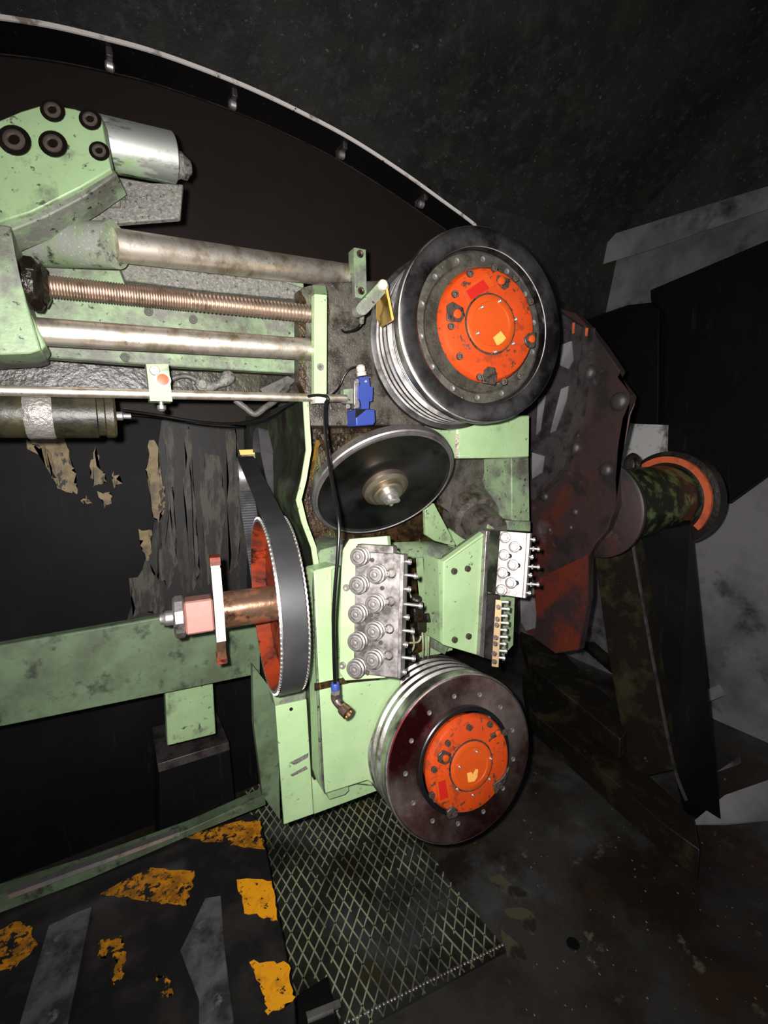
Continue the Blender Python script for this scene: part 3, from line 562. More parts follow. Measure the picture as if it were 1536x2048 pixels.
# ================================================================ LIMIT SWITCH
ls = thing('limit_switch', 'blue plastic limit switch with a white gland below the brass plate', 'switch', on(1, 730, 850, .95))
obj('switch_body', pY([(719, 754), (738, 754), (740, 773), (746, 773), (745, 802), (738, 804), (738, 818), (723, 818), (721, 800), (717, 798), (717, 772), (720, 770)], .925, .035), 'blue', ls, bev=.002)
obj('actuator_head', pY([(711, 819), (749, 818), (750, 846), (747, 850), (713, 852)], .918, .045), 'blue', ls, bev=.002)
obj('actuator_shade', pY([(712, 818), (734, 818), (712, 836)], .9165, .003), 'black', ls, 'shade painted black on one corner')  # black triangle paints the shade on the switch head
obj('mount_bracket', pY([(688, 778), (708, 776), (709, 808), (688, 806)], .94, .02), 'green_dirty', ls, bev=.002)
obj('mount_plate', pY([(708, 760), (719, 758), (719, 815), (709, 818)], .932, .02), 'steel', ls, bev=.001)
q = on(1, 724, 752, .942); lat('cable_gland', [(.011, 0), (.011, .008), (.009, .010), (.010, .012), (.010, .020), (.006, .024)], 'white', q, (-.15, 0, 1), ls, 16)
for x, y in ((713, 763), (713, 812), (695, 813)): inst('screw', HX['steel'], on(1, x, y, .93), (0, -1, 0), ls, .006)
inst('screw', SO['chrome'], on(1, 731, 763, .925), (0, -1, 0), ls, .0028)
obj('switch_cable', tube([on(1, 722, 738, .945), on(1, 716, 733, .955), on(1, 700, 738, .97), on(1, 688, 752, .98), on(1, 678, 775, .985), on(1, 668, 786, .97), on(1, 656, 796, .95)], .0022), 'cable', ls)
# hanging air line with connector
al = thing('hanging_cable', 'black cable hanging from the strap foot past the dark disc to a brass connector', 'cable', at(672, 1425, .86))
obj('cable', tube([at(655, 800, .93), at(650, 812, .925), at(650, 850, .91), at(655, 900, .875), at(664, 960, .835), at(674, 1020, .80), at(678, 1060, .79), at(675, 1120, .79), at(670, 1180, .80), at(667, 1240, .82), at(668, 1310, .84), at(670, 1368, .86)], .0033, n=10), 'cable', al)
q = at(670, 1366, .86)
lat('blue_nut', [(.007, 0), (.008, .002), (.008, .012), (.006, .014)], 'blue', q, (0, 0, -1), al, 12)
lat('nut', [(.0085, .013), (.0085, .021), (.006, .022)], 'steel', q, (0, 0, -1), al, 6)
obj('elbow', tube([q-Vector((0, 0, .02)), q-Vector((0, 0, .032)), q+Vector((.004, -.008, -.040)), q+Vector((.008, -.018, -.046))], .0085), 'chip', al)
lat('brass_tip', [(.0105, 0), (.0115, .004), (.0115, .016), (.008, .018), (.0075, .014), (0, .012)], 'copper', q+Vector((.006, -.014, -.044)), (.25, -.8, -.3), al, 20)
# ================================================================ PULLEYS
def pulley(nm, label, fro, prof_body, bodym, facem, dishprof, holes_r, nh, hub_r, hub_h, ring):
    t = thing(nm, label, 'pulley', None, 'grooved steel capstan pulleys', fro)
    link('body', bm2me(lathe(prof_body, 160, caps=False), 'body', 25), bodym, fro.mw, t)
    for k, (pf, m2, nm2) in enumerate(dishprof): link(nm2, bm2me(lathe(pf, 128, caps=False), nm2, 25), m2, fro.mw, t)
    me = mm(bm2me(lathe([(1.1, 0), (1.05, .12), (.75, .12), (.6, .02), (0, .02)], 16, caps=False), 'screw'), 'chrome')
    for k in range(nh):
        a = 2*PI*(k+.35)/nh; h = ring
        inst('screw', me, fro.W((holes_r*math.cos(a), holes_r*math.sin(a), h)), fro.z, t, .0052)
    hb = link('hub', bm2me(lathe([(hub_r*.86, min(-.023, hub_h-.04)), (hub_r*.9, hub_h-.020), (hub_r, hub_h-.014), (hub_r*.985, hub_h-.008), (hub_r*.94, hub_h-.002), (hub_r*.88, hub_h), (hub_r*.50, hub_h+.001), (hub_r*.50, hub_h-.001), (0, hub_h-.001)], 96, caps=False), 'hub', 30), 'orange', fro.mw, t, 'chipped orange motor hub')
    link('hub_cover', bm2me(lathe([(hub_r*.495, hub_h-.001), (hub_r*.495, hub_h+.0035), (hub_r*.47, hub_h+.005), (hub_r*.38, hub_h+.005), (hub_r*.37, hub_h+.0035), (0, hub_h+.0035)], 64, caps=False), 'hub_cover', 30), 'orange_cap', fro.mw, hb, 'smooth round cover')
    link('cover_joint', bm2me(lathe([(hub_r*.53, hub_h+.0005), (hub_r*.525, hub_h+.0022), (hub_r*.50, hub_h+.0022), (hub_r*.495, hub_h+.0005)], 64, caps=False), 'cover_joint', 30), 'chip', fro.mw, hb, 'dark joint')
    return t, hb
UPn = Vector((-.145, -.989, .022)).normalized(); U = Fr((.6844, .7505, 1.5859), UPn)
Rr = .193
def groove(body, z0, pitch, n, r_hi, r_lo):
    for k in range(n):
        z = z0-k*pitch; body += [(r_hi, z), (r_hi, z-pitch*.38), (r_lo, z-pitch*.5), (r_lo, z-pitch*.85), (r_hi, z-pitch*.98)]
    return body
pb = [(.154, -.004), (.160, .0), (.186, .0), (.1925, -.003), (.194, -.008), (.194, -.022), (.190, -.028), (.182, -.034), (.178, -.040)]
for k in range(5):
    z = -.042-k*.006; pb += [(.178, z), (.1785, z-.002), (.1765, z-.004), (.1765, z-.005)]
pb = groove(pb, -.074, .021, 3, .186, .176)
pb += [(.190, -.140), (.196, -.144), (.197, -.155), (.193, -.158), (.06, -.158)]
dish = [([(.154, -.004), (.1535, -.022), (.150, -.024)], 'pulley_dark', 'inner_lip'), ([(.150, -.023), (.131, -.021), (.126, -.026), (.115, -.030), (.05, -.030)], 'dish', 'dish')]
up, uh = pulley('grooved_pulley', 'upper grooved steel pulley with recessed dish and big chipped orange hub', U, pb, 'pulley', None, dish, .139, 14, .113, .016, -.0205)
link('front_face', bm2me(lathe([(.1545, -.002), (.1605, .0012), (.186, .0012), (.1905, -.001)], 160, caps=False), 'front_face', 30), 'pulley_dark', U.mw, up, 'dark glossy rim face')
LOn = Vector((-.1157, -.9845, .1319)).normalized(); Lf = Fr((.6344, .7722, .6360), LOn)
pb = [(.118, -.02), (.118, -.002), (.120, 0), (.186, 0), (.1915, -.002), (.193, -.006), (.193, -.016), (.190, -.019)]
pb = groove(pb, -.024, .0285, 4, .191, .1835)
pb += [(.193, -.142), (.193, -.160), (.189, -.164), (.06, -.164)]
lo, lh = pulley('grooved_pulley', 'lower grooved steel pulley with flat face painted with a red reflection and chipped orange hub', Lf, pb, 'pulley', None,
    [([(.112, 0), (.121, .0), (.121, .014), (.1185, .016), (.112, .016)], 'black', 'seal_ring'), ([(.121, .0006), (.186, .0006), (.189, -.001)], 'pulley_red', 'front_face')], .146, 13, .1085, .034, .0008)
def hubbits(F_, t, hb, H, plate, screws, lugs, plugs, sticker, cov):
    obj('nameplate_frame', F_.prism(plate[0], H+.002, .002), 'orange_cap', hb)
    obj('nameplate', F_.prism(plate[1], H+.003, .002), 'red', hb, 'small red nameplate')
    for x, y, s in screws: inst('screw', SO['chip'], F_.whit(x, y, H), F_.z, hb, s)
    for pts in lugs: obj('chipped_lug', F_.prism(pts, H+.004, .006), 'chip', hb, bev=.001)
    for x, y, s in plugs: inst('plug', mm(bm2me(lathe([(1, 0), (1, .5), (.8, .6), (0, .6)], 20), 'plug'), 'orange_cap'), F_.whit(x, y, H+.003), F_.z, hb, s)
    for x, y in cov: inst('cover_screw', SO['chrome'], F_.whit(x, y, H+.005), F_.z, hb, .0034)
    for s in sticker: obj('sticker', F_.prism(s, H+.0045, .001), 'yellow_tag', hb, 'small yellow sticker')
Z4 = lambda pts: [(720+x/3.657, 440+y/3.657) for x, y in pts]
hubbits(U, up, uh, .016, (Z4([(755, 510), (925, 390), (985, 475), (800, 610)]), Z4([(775, 520), (900, 435), (948, 500), (815, 585)])),
        [(x, y, .0068) for x, y in Z4([(800, 395), (975, 355), (690, 545), (662, 780), (725, 1000), (870, 1150), (1160, 1140), (1240, 600), (1130, 430), (1045, 1185)])],
        [Z4([(640, 620), (680, 595), (755, 640), (770, 700), (740, 745), (640, 735)]), Z4([(1010, 400), (1100, 430), (1090, 490), (1060, 510), (1030, 480), (1005, 440)]),
         Z4([(1205, 860), (1240, 825), (1290, 820), (1280, 930), (1240, 935), (1212, 900)]), Z4([(910, 1100), (940, 1070), (990, 1080), (1005, 1150), (990, 1205), (900, 1190)])],
        [(*Z4([(708, 690)])[0], .0085), (*Z4([(1030, 447)])[0], .0078), (*Z4([(1252, 872)])[0], .0075)],
        [Z4([(975, 860), (1030, 812), (1088, 890), (1020, 945)])], Z4([(890, 640), (1020, 595), (1138, 728), (1120, 905), (988, 965), (860, 830)]))
Z5 = lambda pts: [(500+x/2.56, 1300+y/2.56) for x, y in pts]
hubbits(Lf, lo, lh, .034, (Z5([(950, 665), (1008, 650), (1030, 765), (965, 785)]), Z5([(965, 678), (1000, 665), (1016, 755), (975, 770)])),
        [(x, y, .0068) for x, y in Z5([(1120, 395), (1225, 380), (1010, 475), (940, 610), (928, 740), (1300, 420), (1275, 690), (1045, 835)])],
        [Z5([(965, 540), (990, 515), (1030, 530), (1035, 570), (1000, 590), (965, 575)]), Z5([(1230, 440), (1285, 405), (1295, 425), (1245, 455)]), Z5([(1010, 830), (1040, 800), (1065, 820), (1050, 860), (1015, 870)]), Z5([(1245, 690), (1290, 660), (1330, 600), (1310, 670), (1260, 740)])],
        [(*Z5([(1000, 552)])[0], .0075), (*Z5([(1268, 425)])[0], .0065)],
        [Z5([(1112, 632), (1135, 625), (1140, 640), (1158, 610), (1168, 612), (1164, 650), (1150, 672), (1118, 678)])], Z5([(1160, 520), (1232, 555), (1072, 598), (1140, 742), (1060, 712), (1225, 660)]))
# motors behind the pulleys
for F_, lab, d in ((U, 'dark gear motor behind the upper pulley', .2), (Lf, 'dark gear motor behind the lower pulley', .2)):
    pass
# ================================================================ DARK DISC
Dn = Vector((-.067, -1, -.954)).normalized(); dc = CAM+ray(771.9, 977.1)*1.085
D = Fr(dc, Dn); dr = .1527*1.085/.95
ds = thing('tilted_disc', 'large dark tilted steel disc with a golden hub between the two pulleys', 'disc', None, None, D)
link('disc', bm2me(lathe([(dr*.93, 0), (dr*.90, -.004), (dr*.5, -.010), (dr*.40, -.011), (dr*.36, -.008), (.02, -.008)], 128, caps=False), 'disc', 30), 'disc', D.mw, ds)
link('rim', bm2me(lathe([(dr*.93, 0), (dr*.94, .002), (dr*.96, .001), (dr*.965, -.003), (dr*.985, -.003), (dr, -.006), (dr, -.022), (dr*.9, -.028), (.02, -.03)], 128, caps=False), 'rim', 30), 'disc_rim', D.mw, ds, 'grey stepped rim')
link('hub_boss', bm2me(lathe([(dr*.32, -.009), (dr*.31, .004), (dr*.26, .010), (dr*.25, .006), (dr*.22, .006), (dr*.21, .018), (dr*.19, .021), (dr*.12, .021)], 64, caps=False), 'hub_boss', 30), 'hub_steel', D.mw, ds, 'golden oiled hub rings')
link('hub_nut', bm2me(lathe([(dr*.125, .020), (dr*.125, .030), (dr*.10, .033), (dr*.06, .033), (dr*.055, .040), (0, .040)], 32), 'hub_nut', 30), 'chrome', D.mw, ds)
bm = bmesh.new(); prism(bm, [D.W(v) for v in ((-.016, -.004, .046), (.014, .002, .046), (.016, .009, .046), (-.014, .003, .046))], -D.z*.008); obj('locking_key', bm, 'chrome', ds)
inst('hub_screw', SO['chrome'], D.W((.006, -.016, .033)), D.z, ds, .005)
inst('balance_hole', mm(bm2me(lathe([(1, 0), (1, .1), (.6, .1), (0, -.3)], 20, caps=False), 'balance_hole'), 'black'), D.whit(873, 903, -.002), D.z, ds, .010)
# ================================================================ BELT DRIVE
wc = Vector((.2407, .9187, 1.0405)); wn = Vector((-1, .12, .0097)).normalized(); BF = Fr(wc, wn, (0, -1, 0)); wr = .1748
# local frame: x towards the viewer (-Y), y up or down, z outwards to the left
w2 = BF.W((-.30, 0, 0))
sgn = 1 if BF.y.z > 0 else -1
def bl(y, z): return Vector((-(y), sgn*z, 0))     # (distance back, height) -> local
c2l = bl(.37, .245); R1 = wr*.995; R2 = .046; BW = .044
dw = thing('belt_wheel', 'large orange-dished toothed belt wheel left of the green box', 'wheel', None, None, BF)
link('rim', bm2me(lathe([(wr-.006, 0), (wr-.001, 0), (wr-.001, -.003), (wr-.004, -.004), (wr-.004, -BW-.004), (wr-.001, -BW-.005), (wr-.001, -BW-.008), (wr-.02, -BW-.008)], 128, caps=False), 'rim', 30), 'steel', BF.mw, dw)
link('dish', bm2me(lathe([(wr-.006, 0), (wr-.012, -.012), (wr-.022, -.030), (.10, -.038), (.02, -.038)], 96, caps=False), 'dish', 50), 'rust_orange', BF.mw, dw, 'worn orange dished face')
bm = bmesh.new()
for k in range(112):
    a = 2*PI*k/112
    for z in (-.0015, -BW-.0065):
        box(bm, (wr*math.cos(a), wr*math.sin(a), z), (.005, .0052, .003), Matrix.Rotation(a, 3, 'Z'))
o = stuff(link('rim_teeth', bm2me(bm, 'rim_teeth', 0), 'chrome', BF.mw, dw, 'bright tooth tips along both edges'))
sh = thing('drive_shaft', 'oily brown shaft with pink square collar and steel nut, left of the belt wheel', 'shaft', None, None, BF)
Ls = .19
link('shaft', bm2me(lathe([(.036, -.04), (.036, .078), (.034, .080), (.02, .08)], 48), 'shaft', 30), 'shaft', BF.mw, sh)
link('hub_ring', bm2me(lathe([(.045, -.045), (.045, -.034), (.036, -.033)], 48, caps=False), 'hub_ring', 30), 'shaft', BF.mw, sh)
bm = bmesh.new(); box(bm, (0, 0, .122), (.062, .062, .05), Matrix.Rotation(.12, 3, 'Z')); o = link('square_collar', bm2me(bm, 'square_collar', 0), 'pink', BF.mw, sh, 'pink-tinted square collar')
bv = o.modifiers.new('b', 'BEVEL'); bv.width = .003
link('nut', bm2me(lathe([(.036, .147), (.041, .150), (.041, .163), (.036, .167), (.016, .167)], 12), 'nut', 20), 'steel', BF.mw, sh)
link('stub', bm2me(lathe([(.014, .166), (.014, .180), (.011, .184), (.010, .19), (0, .19)], 24), 'stub', 30), 'chrome', BF.mw, sh)
# arm: thin two-ended bar across the shaft
arm = thing('shaft_arm', 'narrow two-ended steel arm with rusty orange tips across the shaft', 'arm', None, None, BF)
pl = [(-.012, .108), (.012, .108), (.030, .04), (.034, 0), (.030, -.05), (.014, -.100), (-.010, -.100), (-.030, -.05), (-.034, 0), (-.030, .04)]
pl = [(x, sgn*y) for x, y in pl]
bm = prism(bmesh.new(), [(x, y, .095) for x, y in pl], (0, 0, -.016)); link('blade', bm2me(bm, 'blade', 0), 'shaft', BF.mw, arm)
bm = prism(bmesh.new(), [(x+.001*(x > 0), y, .0955) for x, y in [(.016, sgn*.09), (.030, sgn*.04), (.034, 0), (.031, -sgn*.03), (.029, -sgn*.05), (.034, -sgn*.05), (.038, 0), (.034, sgn*.04), (.020, sgn*.09)]], (0, 0, -.017)); link('lit_edge', bm2me(bm, 'lit_edge', 0), 'white', BF.mw, arm, 'front edge painted white as if lit')  # white strip paints the flash-lit front edge of the arm
for a, b in ((.094, .110), (-.103, -.088)):
    bm = bmesh.new(); box(bm, (0, sgn*(a+b)/2, .087), (.032, b-a, .019)); link('tip', bm2me(bm, 'tip', 0), 'rust_orange', BF.mw, arm, 'rusty orange tip')
# belt loop
def loop(off):
    c1_ = Vector((0, 0)); c2_ = Vector((c2l.x, c2l.y)); d = c2_-c1_; Ld = d.length; u = d/Ld; v = Vector((-u.y, u.x))
    be = math.asin((R1-R2)/Ld); pts = []
    # tangent directions at angle 90deg +- be about u
    a1 = PI/2-be
    def pt(c, r, a): return c+(u*math.cos(a)+v*math.sin(a))*(r+off)
    A = [pt(c1_, R1, a1+(2*PI-2*a1)*k/90) for k in range(91)]
    B = [pt(c2_, R2, -a1+2*a1*k/30) for k in range(31)]
    return A+[A[-1].lerp(B[0], k/30) for k in range(1, 30)]+B+[B[-1].lerp(A[0], k/30) for k in range(1, 30)]
def ring_band(o0, o1, z0, z1):
    bm = bmesh.new(); a = loop(o0); b = loop(o1); R_ = []
    for p, q in zip(a, b): R_.append([bm.verts.new((p.x, p.y, z0)), bm.verts.new((q.x, q.y, z0)), bm.verts.new((q.x, q.y, z1)), bm.verts.new((p.x, p.y, z1))])
    n = len(R_)
    for i in range(n):
        for k in range(4): bm.faces.new((R_[i][k], R_[(i+1) % n][k], R_[(i+1) % n][(k+1) % 4], R_[i][(k+1) % 4]))
    return bm
bt = thing('drive_belt', 'wide black toothed belt running up from the orange-dished wheel', 'belt', None, None, BF)
link('belt_band', bm2me(ring_band(.001, .0055, -.005, -BW-.002), 'belt_band', 40), 'rubber', BF.mw, bt)
bm = bmesh.new(); lpz = loop(0); acc = 0
for i in range(len(lpz)):
    p, q = lpz[i], lpz[(i+1) % len(lpz)]; e = q-p; seg = e.length
    while acc < seg:
        c = p+e*(acc/seg); 
        if c.length > R1+.004: box(bm, (c.x, c.y, -BW/2-.0035), (.004, .003, BW-.004), zrot((0, 0, 1), (e.x, e.y, 0)))
        acc += .008
    acc -= seg
stuff(link('belt_teeth', bm2me(bm, 'belt_teeth', 0), 'duskgrey', BF.mw, bt, 'fine inner teeth'))
ip = thing('idler_wheel', 'small steel wheel with a yellow band at the top of the black belt', 'wheel', BF.W((c2l.x, c2l.y, 0)))
mw2 = Matrix.Translation(BF.W((c2l.x, c2l.y, 0))) @ BF.R.to_4x4()
link('wheel', bm2me(lathe([(.01, 0), (R2-.006, 0), (R2-.002, -.003), (R2-.002, -BW), (.01, -BW)], 48), 'wheel', 30), 'steel', mw2, ip)
YB = Fr(at(494, 905, 1.30), -ray(494, 905), (1, 0, 0))
for pts, m2, nm2 in (([(478, 900), (508, 899), (510, 909), (481, 910)], 'yellow_mark', 'yellow_band'), ([(482, 911), (510, 910), (511, 916), (484, 917)], 'dust', 'grey_band'), ([(485, 951), (497, 950), (500, 970), (486, 971)], 'white', 'pale_band')):
    obj(nm2, YB.prism(pts, 0, .006), m2, ip)
b2_ = thing('drive_belt', 'second grey-black belt run behind the first, rising higher', 'belt', at(560, 1090, 1.06))
rows = [((507, 905), (520, 905)), ((506, 880), (522, 878)), ((509, 862), (535, 860)), ((516, 857), (545, 862)), ((521, 900), (547, 900)), ((530, 945), (549, 948)), ((541, 985), (557, 990)), ((557, 1035), (578, 1040)), ((573, 1085), (594, 1092)), ((585, 1130), (604, 1140)), ((596, 1200), (612, 1210))]
dep = [1.30, 1.27, 1.235, 1.22, 1.20, 1.17, 1.14, 1.10, 1.06, 1.03, 1.01]
bm = bmesh.new(); L4 = []
la_ = spline([at(*a, d) for (a, b), d in zip(rows, dep)], 4); lb_ = spline([at(*b, d+.01) for (a, b), d in zip(rows, dep)], 4)
for p, q in zip(la_, lb_):
    w = Vector((0, .006, 0)); L4.append([bm.verts.new(v) for v in (p, q, q+w, p+w)])
for a, b in zip(L4, L4[1:]):
    for k in range(4): bm.faces.new((a[k], b[k], b[(k+1) % 4], a[(k+1) % 4]))
bm.faces.new(L4[0]); bm.faces.new(L4[-1]); obj('belt_band', bm, 'belt_grey', b2_)
# ================================================================ STRAIGHTENERS
def frame3(o, xr, yt):
    o = Vector(o); x = (Vector(xr)-o).normalized(); y = (Vector(yt)-o); y = (y-x*y.dot(x)).normalized(); z = x.cross(y)
    return Fr(o, z, x)
S1 = frame3(at(708, 1345, .905), at(800, 1358, .875), at(716, 1094, .905))
s1 = thing('wire_straightener', 'large steel straightener block with nine stacked ring rollers left of centre', 'wire straightener', None, 'roller straighteners', S1)
obj('mount_plate', S1.prism([(682, 1104), (698, 1078), (774, 1072), (776, 1092), (800, 1110), (792, 1330), (770, 1356), (690, 1362), (678, 1345)], -.024, .02), 'green_clean', s1, 'green mounting plate', bev=.002)
obj('base_block', S1.prism([(711, 1092), (803, 1109), (797, 1357), (707, 1346)], 0, .022), 'block', s1, bev=.0015)
obj('top_bar', S1.prism([(714, 1088), (786, 1092), (787, 1108), (713, 1104)], .004, .024), 'block', s1, bev=.0015)
obj('side_rail', S1.prism([(800, 1108), (808, 1110), (801, 1358), (794, 1357)], .006, .028), 'block', s1, 'pale edge rail', bev=.001)
rme = mm(bm2me(lathe([(.018, 0), (.018, .005), (.0155, .006), (.0155, .010), (.018, .011), (.018, .017), (.0148, .018), (.0138, .022), (.0108, .0225), (.0100, .019), (.0045, .019), (.0045, .025), (0, .026)], 40), 'roller'), 'block')
rols = [(724, 1112), (722, 1168), (720, 1225), (719, 1280), (717, 1333), (757, 1147), (754, 1205), (753, 1259), (751, 1315)]
for x, y in rols: inst('roller', rme, S1.whit(x, y, .001), S1.z, s1)
slot = mm(bm2me(lathe([(.0095, 0), (.0095, .0012), (.0068, .0015), (.0066, -.002), (0, -.002)], 24, caps=False), 'slot'), 'chip')
for x, y in ((783, 1147), (781, 1203), (779, 1258), (777, 1311)):
    inst('adjuster_slot', slot, S1.whit(x, y, .0012), S1.z, s1); inst('slot_screw', SO['steel'], S1.whit(x-7, y, .001), S1.z, s1, .0045)
for x, y, ln in ((806, 1122, 12), (806, 1149, 24), (805, 1177, 12), (804, 1207, 36), (803, 1233, 11), (802, 1260, 22), (801, 1288, 10), (800, 1314, 26), (799, 1343, 9)):
    a, b = S1.whit(x, y, -.010), S1.whit(x+ln, y+ln*.12, -.010); g = link('adjusting_screw', None, None, Matrix.Translation(a), s1)
    cyl('stem', a, b, .0030, 'chrome', g, 12); inst('screw_head', SO['steel'], b-(b-a).normalized()*.001, b-a, g, .0058)
for x, y in ((708, 1175), (700, 1330)): inst('screw', SO['steel'], S1.whit(x-14, y, -.024), S1.z, s1, .007)
for x, y in ((745, 1120), (765, 1176), (742, 1230), (762, 1285), (735, 1345)): inst('screw', SO['chip'], S1.whit(x, y, .0005), S1.z, s1, .0042)
# oily valve cluster behind
vc = thing('valve_cluster', 'black greasy valve cluster with bent pipes between the straighteners', 'valve', on(1, 835, 1310, .96))
bm = bmesh.new(); box(bm, on(1, 832, 1222, .96), (.03, .03, .05)); box(bm, on(1, 842, 1250, .955), (.04, .03, .03)); obj('valve_body', bm, 'grease', vc, bev=.003)
lat('knob', [(.012, 0), (.014, .004), (.014, .018), (.009, .022)], 'grease', on(1, 828, 1205, .95), (0, -.6, 1), vc, 16)
lat('knob', [(.010, 0), (.012, .004), (.012, .016), (.008, .018)], 'grease', on(1, 850, 1236, .94), (.3, -1, .3), vc, 16)
for pts in ([(838, 1258), (844, 1262), (846, 1290), (845, 1315)], [(852, 1255), (857, 1262), (857, 1290), (856, 1312)], [(824, 1256), (828, 1290), (820, 1305), (812, 1300)], [(812, 1286), (836, 1284), (842, 1272)], [(816, 1180), (824, 1200), (826, 1214)]):
    obj('pipe', tube([on(1, x, y, .945) for x, y in pts], .0026, 8), 'tread_rib', vc)
for x, y in ((815, 1300), (828, 1312)): lat('fitting', [(.009, 0), (.011, .005), (.007, .012)], 'grease', on(1, x, y, .95), (0, -1, .2), vc, 10)
# bracket 2 + straightener 2
b2 = thing('roller_bracket', 'pale green angular bracket plate with four dark bolts right of centre', 'bracket', on(1, 920, 1300, .88))
obj('plate', pY([(888, 1124), (970, 1064), (973, 1070), (966, 1200), (960, 1312), (940, 1306), (887, 1290)], .88, .02), 'green_clean', b2, bev=.002)
obj('top_flange', hull([on(1, 884, 1122, .90), on(1, 890, 1126, .878), on(1, 968, 1062, .90), on(1, 974, 1068, .878), on(1, 884, 1112, .94), on(1, 966, 1054, .94)]), 'green_dirty', b2)
obj('left_flange', pY([(876, 1118), (888, 1124), (887, 1290), (880, 1284)], .885, .06), 'green', b2)
for x, y in ((907, 1142), (934, 1137), (908, 1279), (936, 1272)): inst('bolt', SO['chip'], on(1, x, y, .88), (0, -1, 0), b2, .0078)
obj('rear_plate', pY([(960, 1180), (1030, 1180), (1026, 1290), (1008, 1310), (962, 1312)], .93, .01), 'green', b2)
obj('dark_plate', pY([(968, 1188), (1000, 1190), (990, 1322), (958, 1312)], .895, .012), 'soot_steel', b2, 'dark grey-green steel plate')
obj('steel_rail', pY([(973, 1062), (981, 1062), (968, 1316), (959, 1312)], .868, .02), 'steel', b2, 'long thin steel rail', bev=.001)
S2 = frame3(at(990, 1190, 1.16), at(1050, 1198, 1.14), at(1003, 1062, 1.16))
S2 = frame3(at(990, 1190, 1.135), at(1050, 1198, 1.105), at(1001, 1062, 1.135))
s2 = thing('wire_straightener', 'small bright steel straightener block with seven pins on the angular bracket', 'wire straightener', None, 'roller straighteners', S2)
M['facebright'] = mat('bright_pinkish_ground_steel', (.42, .375, .375), .58, .8, layers=[dict(c='8a8282', n=(25, .5, .7))])
obj('base_block', S2.prism([(1000, 1062), (1054, 1066), (1045, 1196), (990, 1188)], 0, .03), 'facebright', s2, bev=.001)
obj('shaded_side', hull([S2.whit(978, 1061, -.022), S2.whit(1001, 1061, .001), S2.whit(991, 1189, .001), S2.whit(973, 1182, -.022), S2.whit(1001, 1061, -.03), S2.whit(991, 1189, -.03)]), 'pulley_dark', s2, 'side painted dark, turned from the flash')  # darker metal paints in the shade on the side facing away
obj('side_rail', S2.prism([(1054, 1066), (1061, 1066), (1051, 1197), (1045, 1196)], .004, .03), 'facebright', s2, bev=.001)
pme = mm(bm2me(lathe([(.0115, 0), (.0115, .002), (.0085, .0025), (.0085, .008), (.0075, .009), (0, .009)], 28), 'pin'), 'chrome')
prg = mm(bm2me(lathe([(.0138, 0), (.0138, .0006), (.0115, .0007)], 28, caps=False), 'pin_shadow_ring'), 'chip')
for x, y in ((1010, 1075), (1008, 1110), (1005, 1146), (1003, 1180), (1029, 1094), (1026, 1130), (1022, 1166)): inst('washer_or_shadow', prg, S2.whit(x, y, .0003), S2.z, s2)  # dark rings painted round the pins as their shadow
for x, y in ((1010, 1075), (1008, 1110), (1005, 1146), (1003, 1180), (1029, 1094), (1026, 1130), (1022, 1166)):
    inst('roller', pme, S2.whit(x, y, .0), S2.z, s2)
slot2 = mm(bm2me(lathe([(.006, 0), (.006, .0012), (.0045, .0012), (0, -.001)], 16, caps=False), 'slot2'), 'black')
for x, y in ((1039, 1096), (1036, 1131), (1033, 1166), (1019, 1112), (1016, 1148)): inst('adjuster_slot', slot2, S2.whit(x, y, .0008), S2.z, s2)
for x, y in ((1038, 1073), (1030, 1186)): inst('screw', SO['steel'], S2.whit(x, y, 0), S2.z, s2, .0045)
for x, y, ln in ((1060, 1078, 6), (1060, 1097, 15), (1058, 1113, 4), (1057, 1133, 18), (1055, 1149, 4), (1054, 1168, 20), (1052, 1185, 5)):
    a, b = S2.whit(x, y, -.012), S2.whit(x+ln, y+1, -.012); g = link('adjusting_screw', None, None, Matrix.Translation(a), s2)
    cyl('stem', a, b, .0032, 'chrome', g, 12); inst('screw_head', SO['chrome'], b, b-a, g, .006)
    if ln > 10: inst('lock_nut', HX['chrome'], a.lerp(b, .35), b-a, g, .006)
# side-on gold strip
S3 = frame3(at(984, 1334, 1.10), at(997, 1335, 1.095), at(992, 1200, 1.10))
s3 = thing('roller_strip', 'narrow gold-tinted strip of ring-headed screws hanging below the small straightener', 'roller strip', None, None, S3)
M['goldstrip'] = mat('gold_tinted_strip', 'b0946e', .35, .5)
obj('strip', S3.prism([(991, 1199), (1004, 1201), (997, 1335), (983, 1333)], 0, .006), 'goldstrip', s3, bev=.001)
rg = mm(bm2me(lathe([(.0062, 0), (.0062, .003), (.0042, .003), (.0042, .001), (.002, .001), (.002, .003), (0, .003)], 20, caps=False), 'ring_head'), 'chip')
for x, y in ((997, 1214), (995, 1238), (994, 1250), (992, 1275), (991, 1287), (989, 1307), (989, 1323)): inst('ring_head', rg, S3.whit(x, y, 0), S3.z, s3)
for k in range(9):
    y = 1203+k*14; x = 1004-k*.9
    a, b = S3.whit(x, y, -.006), S3.whit(x+12+3*(k % 2), y+1, -.006); g = link('pin', None, None, Matrix.Translation(a), s3)
    cyl('stem', a, b, .0035, 'chrome', g, 12); inst('pin_head', SO['steel'], b-(b-a).normalized()*.004, b-a, g, .0065)
